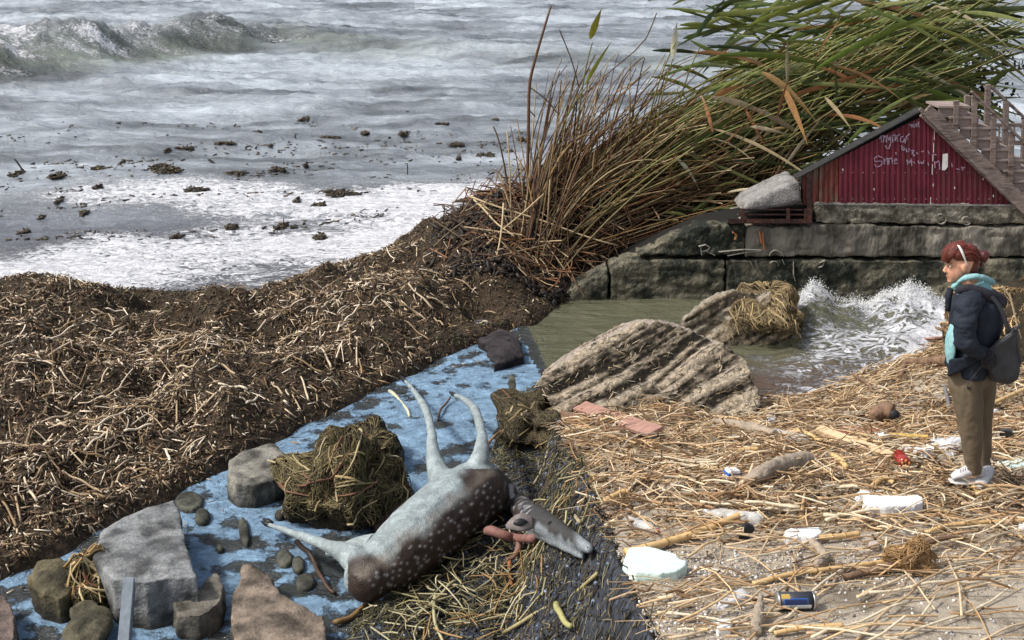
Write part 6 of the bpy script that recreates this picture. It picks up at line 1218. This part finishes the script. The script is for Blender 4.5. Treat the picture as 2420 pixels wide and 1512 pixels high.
# shoes: near one points left, far one turned towards us
def shoe(pts, rad, name, seed, sole):
    o = cloth(name, [tb(pts, rad, 14, 16, side=(0, 0, 1))], .005, 2, m_shoe, her, seed, .006, (25, 25, 25)); 
    s_ = cloth('sole', [tb(sole[0], sole[1], 14, 14, side=(0, 0, 1))], .005, 1, m_sole, o, seed + 1, .004, (30, 30, 30)); return o
shoe([(2248, 1128, -.09), (2262, 1122, -.09), (2280, 1116, -.085), (2298, 1110, -.082), (2312, 1112, -.082), (2318, 1122, -.082)], [(.014, .030), (.026, .042), (.034, .044), (.046, .042), (.046, .038), (.022, .028)], 'shoe', 31, ([(2243, 1136, -.09), (2262, 1138, -.09), (2290, 1138, -.085), (2322, 1134, -.082)], [(.009, .032), (.011, .046), (.012, .042), (.012, .034)]))
shoe([(2310, 1150, -.16), (2318, 1140, -.11), (2326, 1128, -.05), (2334, 1114, .03), (2340, 1116, .07)], [(.014, .030), (.030, .042), (.038, .044), (.048, .042), (.03, .03)], 'shoe', 33, ([(2308, 1158, -.17), (2322, 1154, -.10), (2334, 1142, -.02), (2346, 1132, .07)], [(.010, .032), (.013, .046), (.014, .044), (.014, .034)]))
for k in range(5): simple('lace', [tube([W(2268 + k * 5.5, 1113 - k * 2.2, -.118), W(2270 + k * 5.5, 1108 - k * 2.2, -.09), W(2268 + k * 5.5, 1113 - k * 2.2, -.062)], .0028, 6)], m_white, her, smooth=True)
# shoulder bag with strap and crocheted pouch
bag = thing('shoulder_bag', tuple(W(2366, 905, -.20)), 'large dark grey slouchy shoulder bag hanging at the hip', 'bag')
ol = [(2330, 828), (2352, 808), (2384, 786), (2396, 776), (2404, 782), (2408, 812), (2412, 850), (2412, 880), (2404, 896), (2380, 906), (2352, 904), (2338, 890), (2330, 865), (2322, 842)]
cx_, cy_ = 2370, 850; me = remesh([prism([W(u, v, -.20) for u, v in ol], [W(u, v, -.12) for u, v in ol]), prism([W(cx_ + (u - cx_) * .85, cy_ + (v - cy_) * .85, -.235) for u, v in ol], [W(cx_ + (u - cx_) * .85, cy_ + (v - cy_) * .85, -.085) for u, v in ol])], .007, 5, 'bag_body'); V = get_co(me)
set_co(me, V + get_no(me) * (fbm3(V * np.array([9, 9, 7]), 3, 4) * .022)[:, None]); me.polygons.foreach_set('use_smooth', np.ones(len(me.polygons), bool)); part('bag_body', me, m_bagm, bag)
simple('strap', [tube(curve_pts([W(2386, 790, -.20), W(2378, 765, -.195), W(2368, 735, -.18), W(2350, 708, -.16), W(2325, 692, -.14)], 12), [(.004, .014)] * 12, 8)], m_bagm, bag, smooth=True)
simple('handle', [tube(curve_pts([W(2398, 780, -.20), W(2410, 770, -.17), W(2404, 775, -.10)], 8), .010, 8)], m_bagm, bag, smooth=True)
pou = simple('net_pouch', [ellipsoid(W(2336, 850, -.225), (.050, .030, .070), 16, 12, Matrix.Rotation(-.3, 4, 'Y'))], m_black, bag, smooth=True)
for i in range(6):
    a = [W(2322 + i * 5, 826 - i * 1.5 + 0 * k + k * 8, -.262 + abs(k - 3) * .006) for k in range(7)]; simple('net_cord', [tube(a, .0022, 5)], m_hood, pou, smooth=True)
for i in range(6):
    a = [W(2318 + k * 6, 830 + i * 7.5 - k * 1.4, -.262 + abs(k - 3) * .006) for k in range(7)]; simple('net_cord', [tube(a, .0022, 5)], m_hood, pou, smooth=True)
simple('loose_strap', [tube(curve_pts([W(2322, 862, -.23), W(2308, 880, -.22), W(2294, 898, -.21), W(2286, 914, -.20), W(2292, 920, -.20)], 12), [(.003, .009)] * 12, 8)], m_bagm, bag, smooth=True)
# ------------------------------------------------------------------ spray thrown up by the breaking wave
m_spray = mat('spray_water', (.88, .89, .88), rough=.35, spec=.5)
sp_ = np.random.default_rng(77); n = 4600
s = np.concatenate([sp_.normal(.252, .012, n // 3), sp_.normal(.335, .026, n - n // 3)]); y = 14.42 + sp_.normal(0, .10, n); x = s * y * 1.0
base = sea_h(x, y); z = base + np.abs(sp_.normal(0, .045, n)) * (1 + .8 * vn(x * 6, 0 * x, 5)) + .0
sz = sp_.uniform(.002, .007, n) * np.exp(-(z - base) * 3)
M = rots(n, sp_.uniform(0, 6, n), sp_.uniform(0, 6, n), sp_.uniform(0, 6, n)) * np.stack([sz * sp_.uniform(.8, 2.5, n), sz, sz], -1)[:, None]
OV = np.array([(1, 0, 0), (-1, 0, 0), (0, 1, 0), (0, -1, 0), (0, 0, 1), (0, 0, -1)], float); OF = np.array([(0, 2, 4), (2, 1, 4), (1, 3, 4), (3, 0, 4), (2, 0, 5), (1, 2, 5), (3, 1, 5), (0, 3, 5)])
V, Fc, cc = scatter(OV, OF, M, np.stack([x, y, z], -1), np.zeros((n, 3)))
tag(link('spray', npmesh('spray', V, Fc), m_spray), 'white droplets of spray over the breaking wave by the quay', kind='stuff')
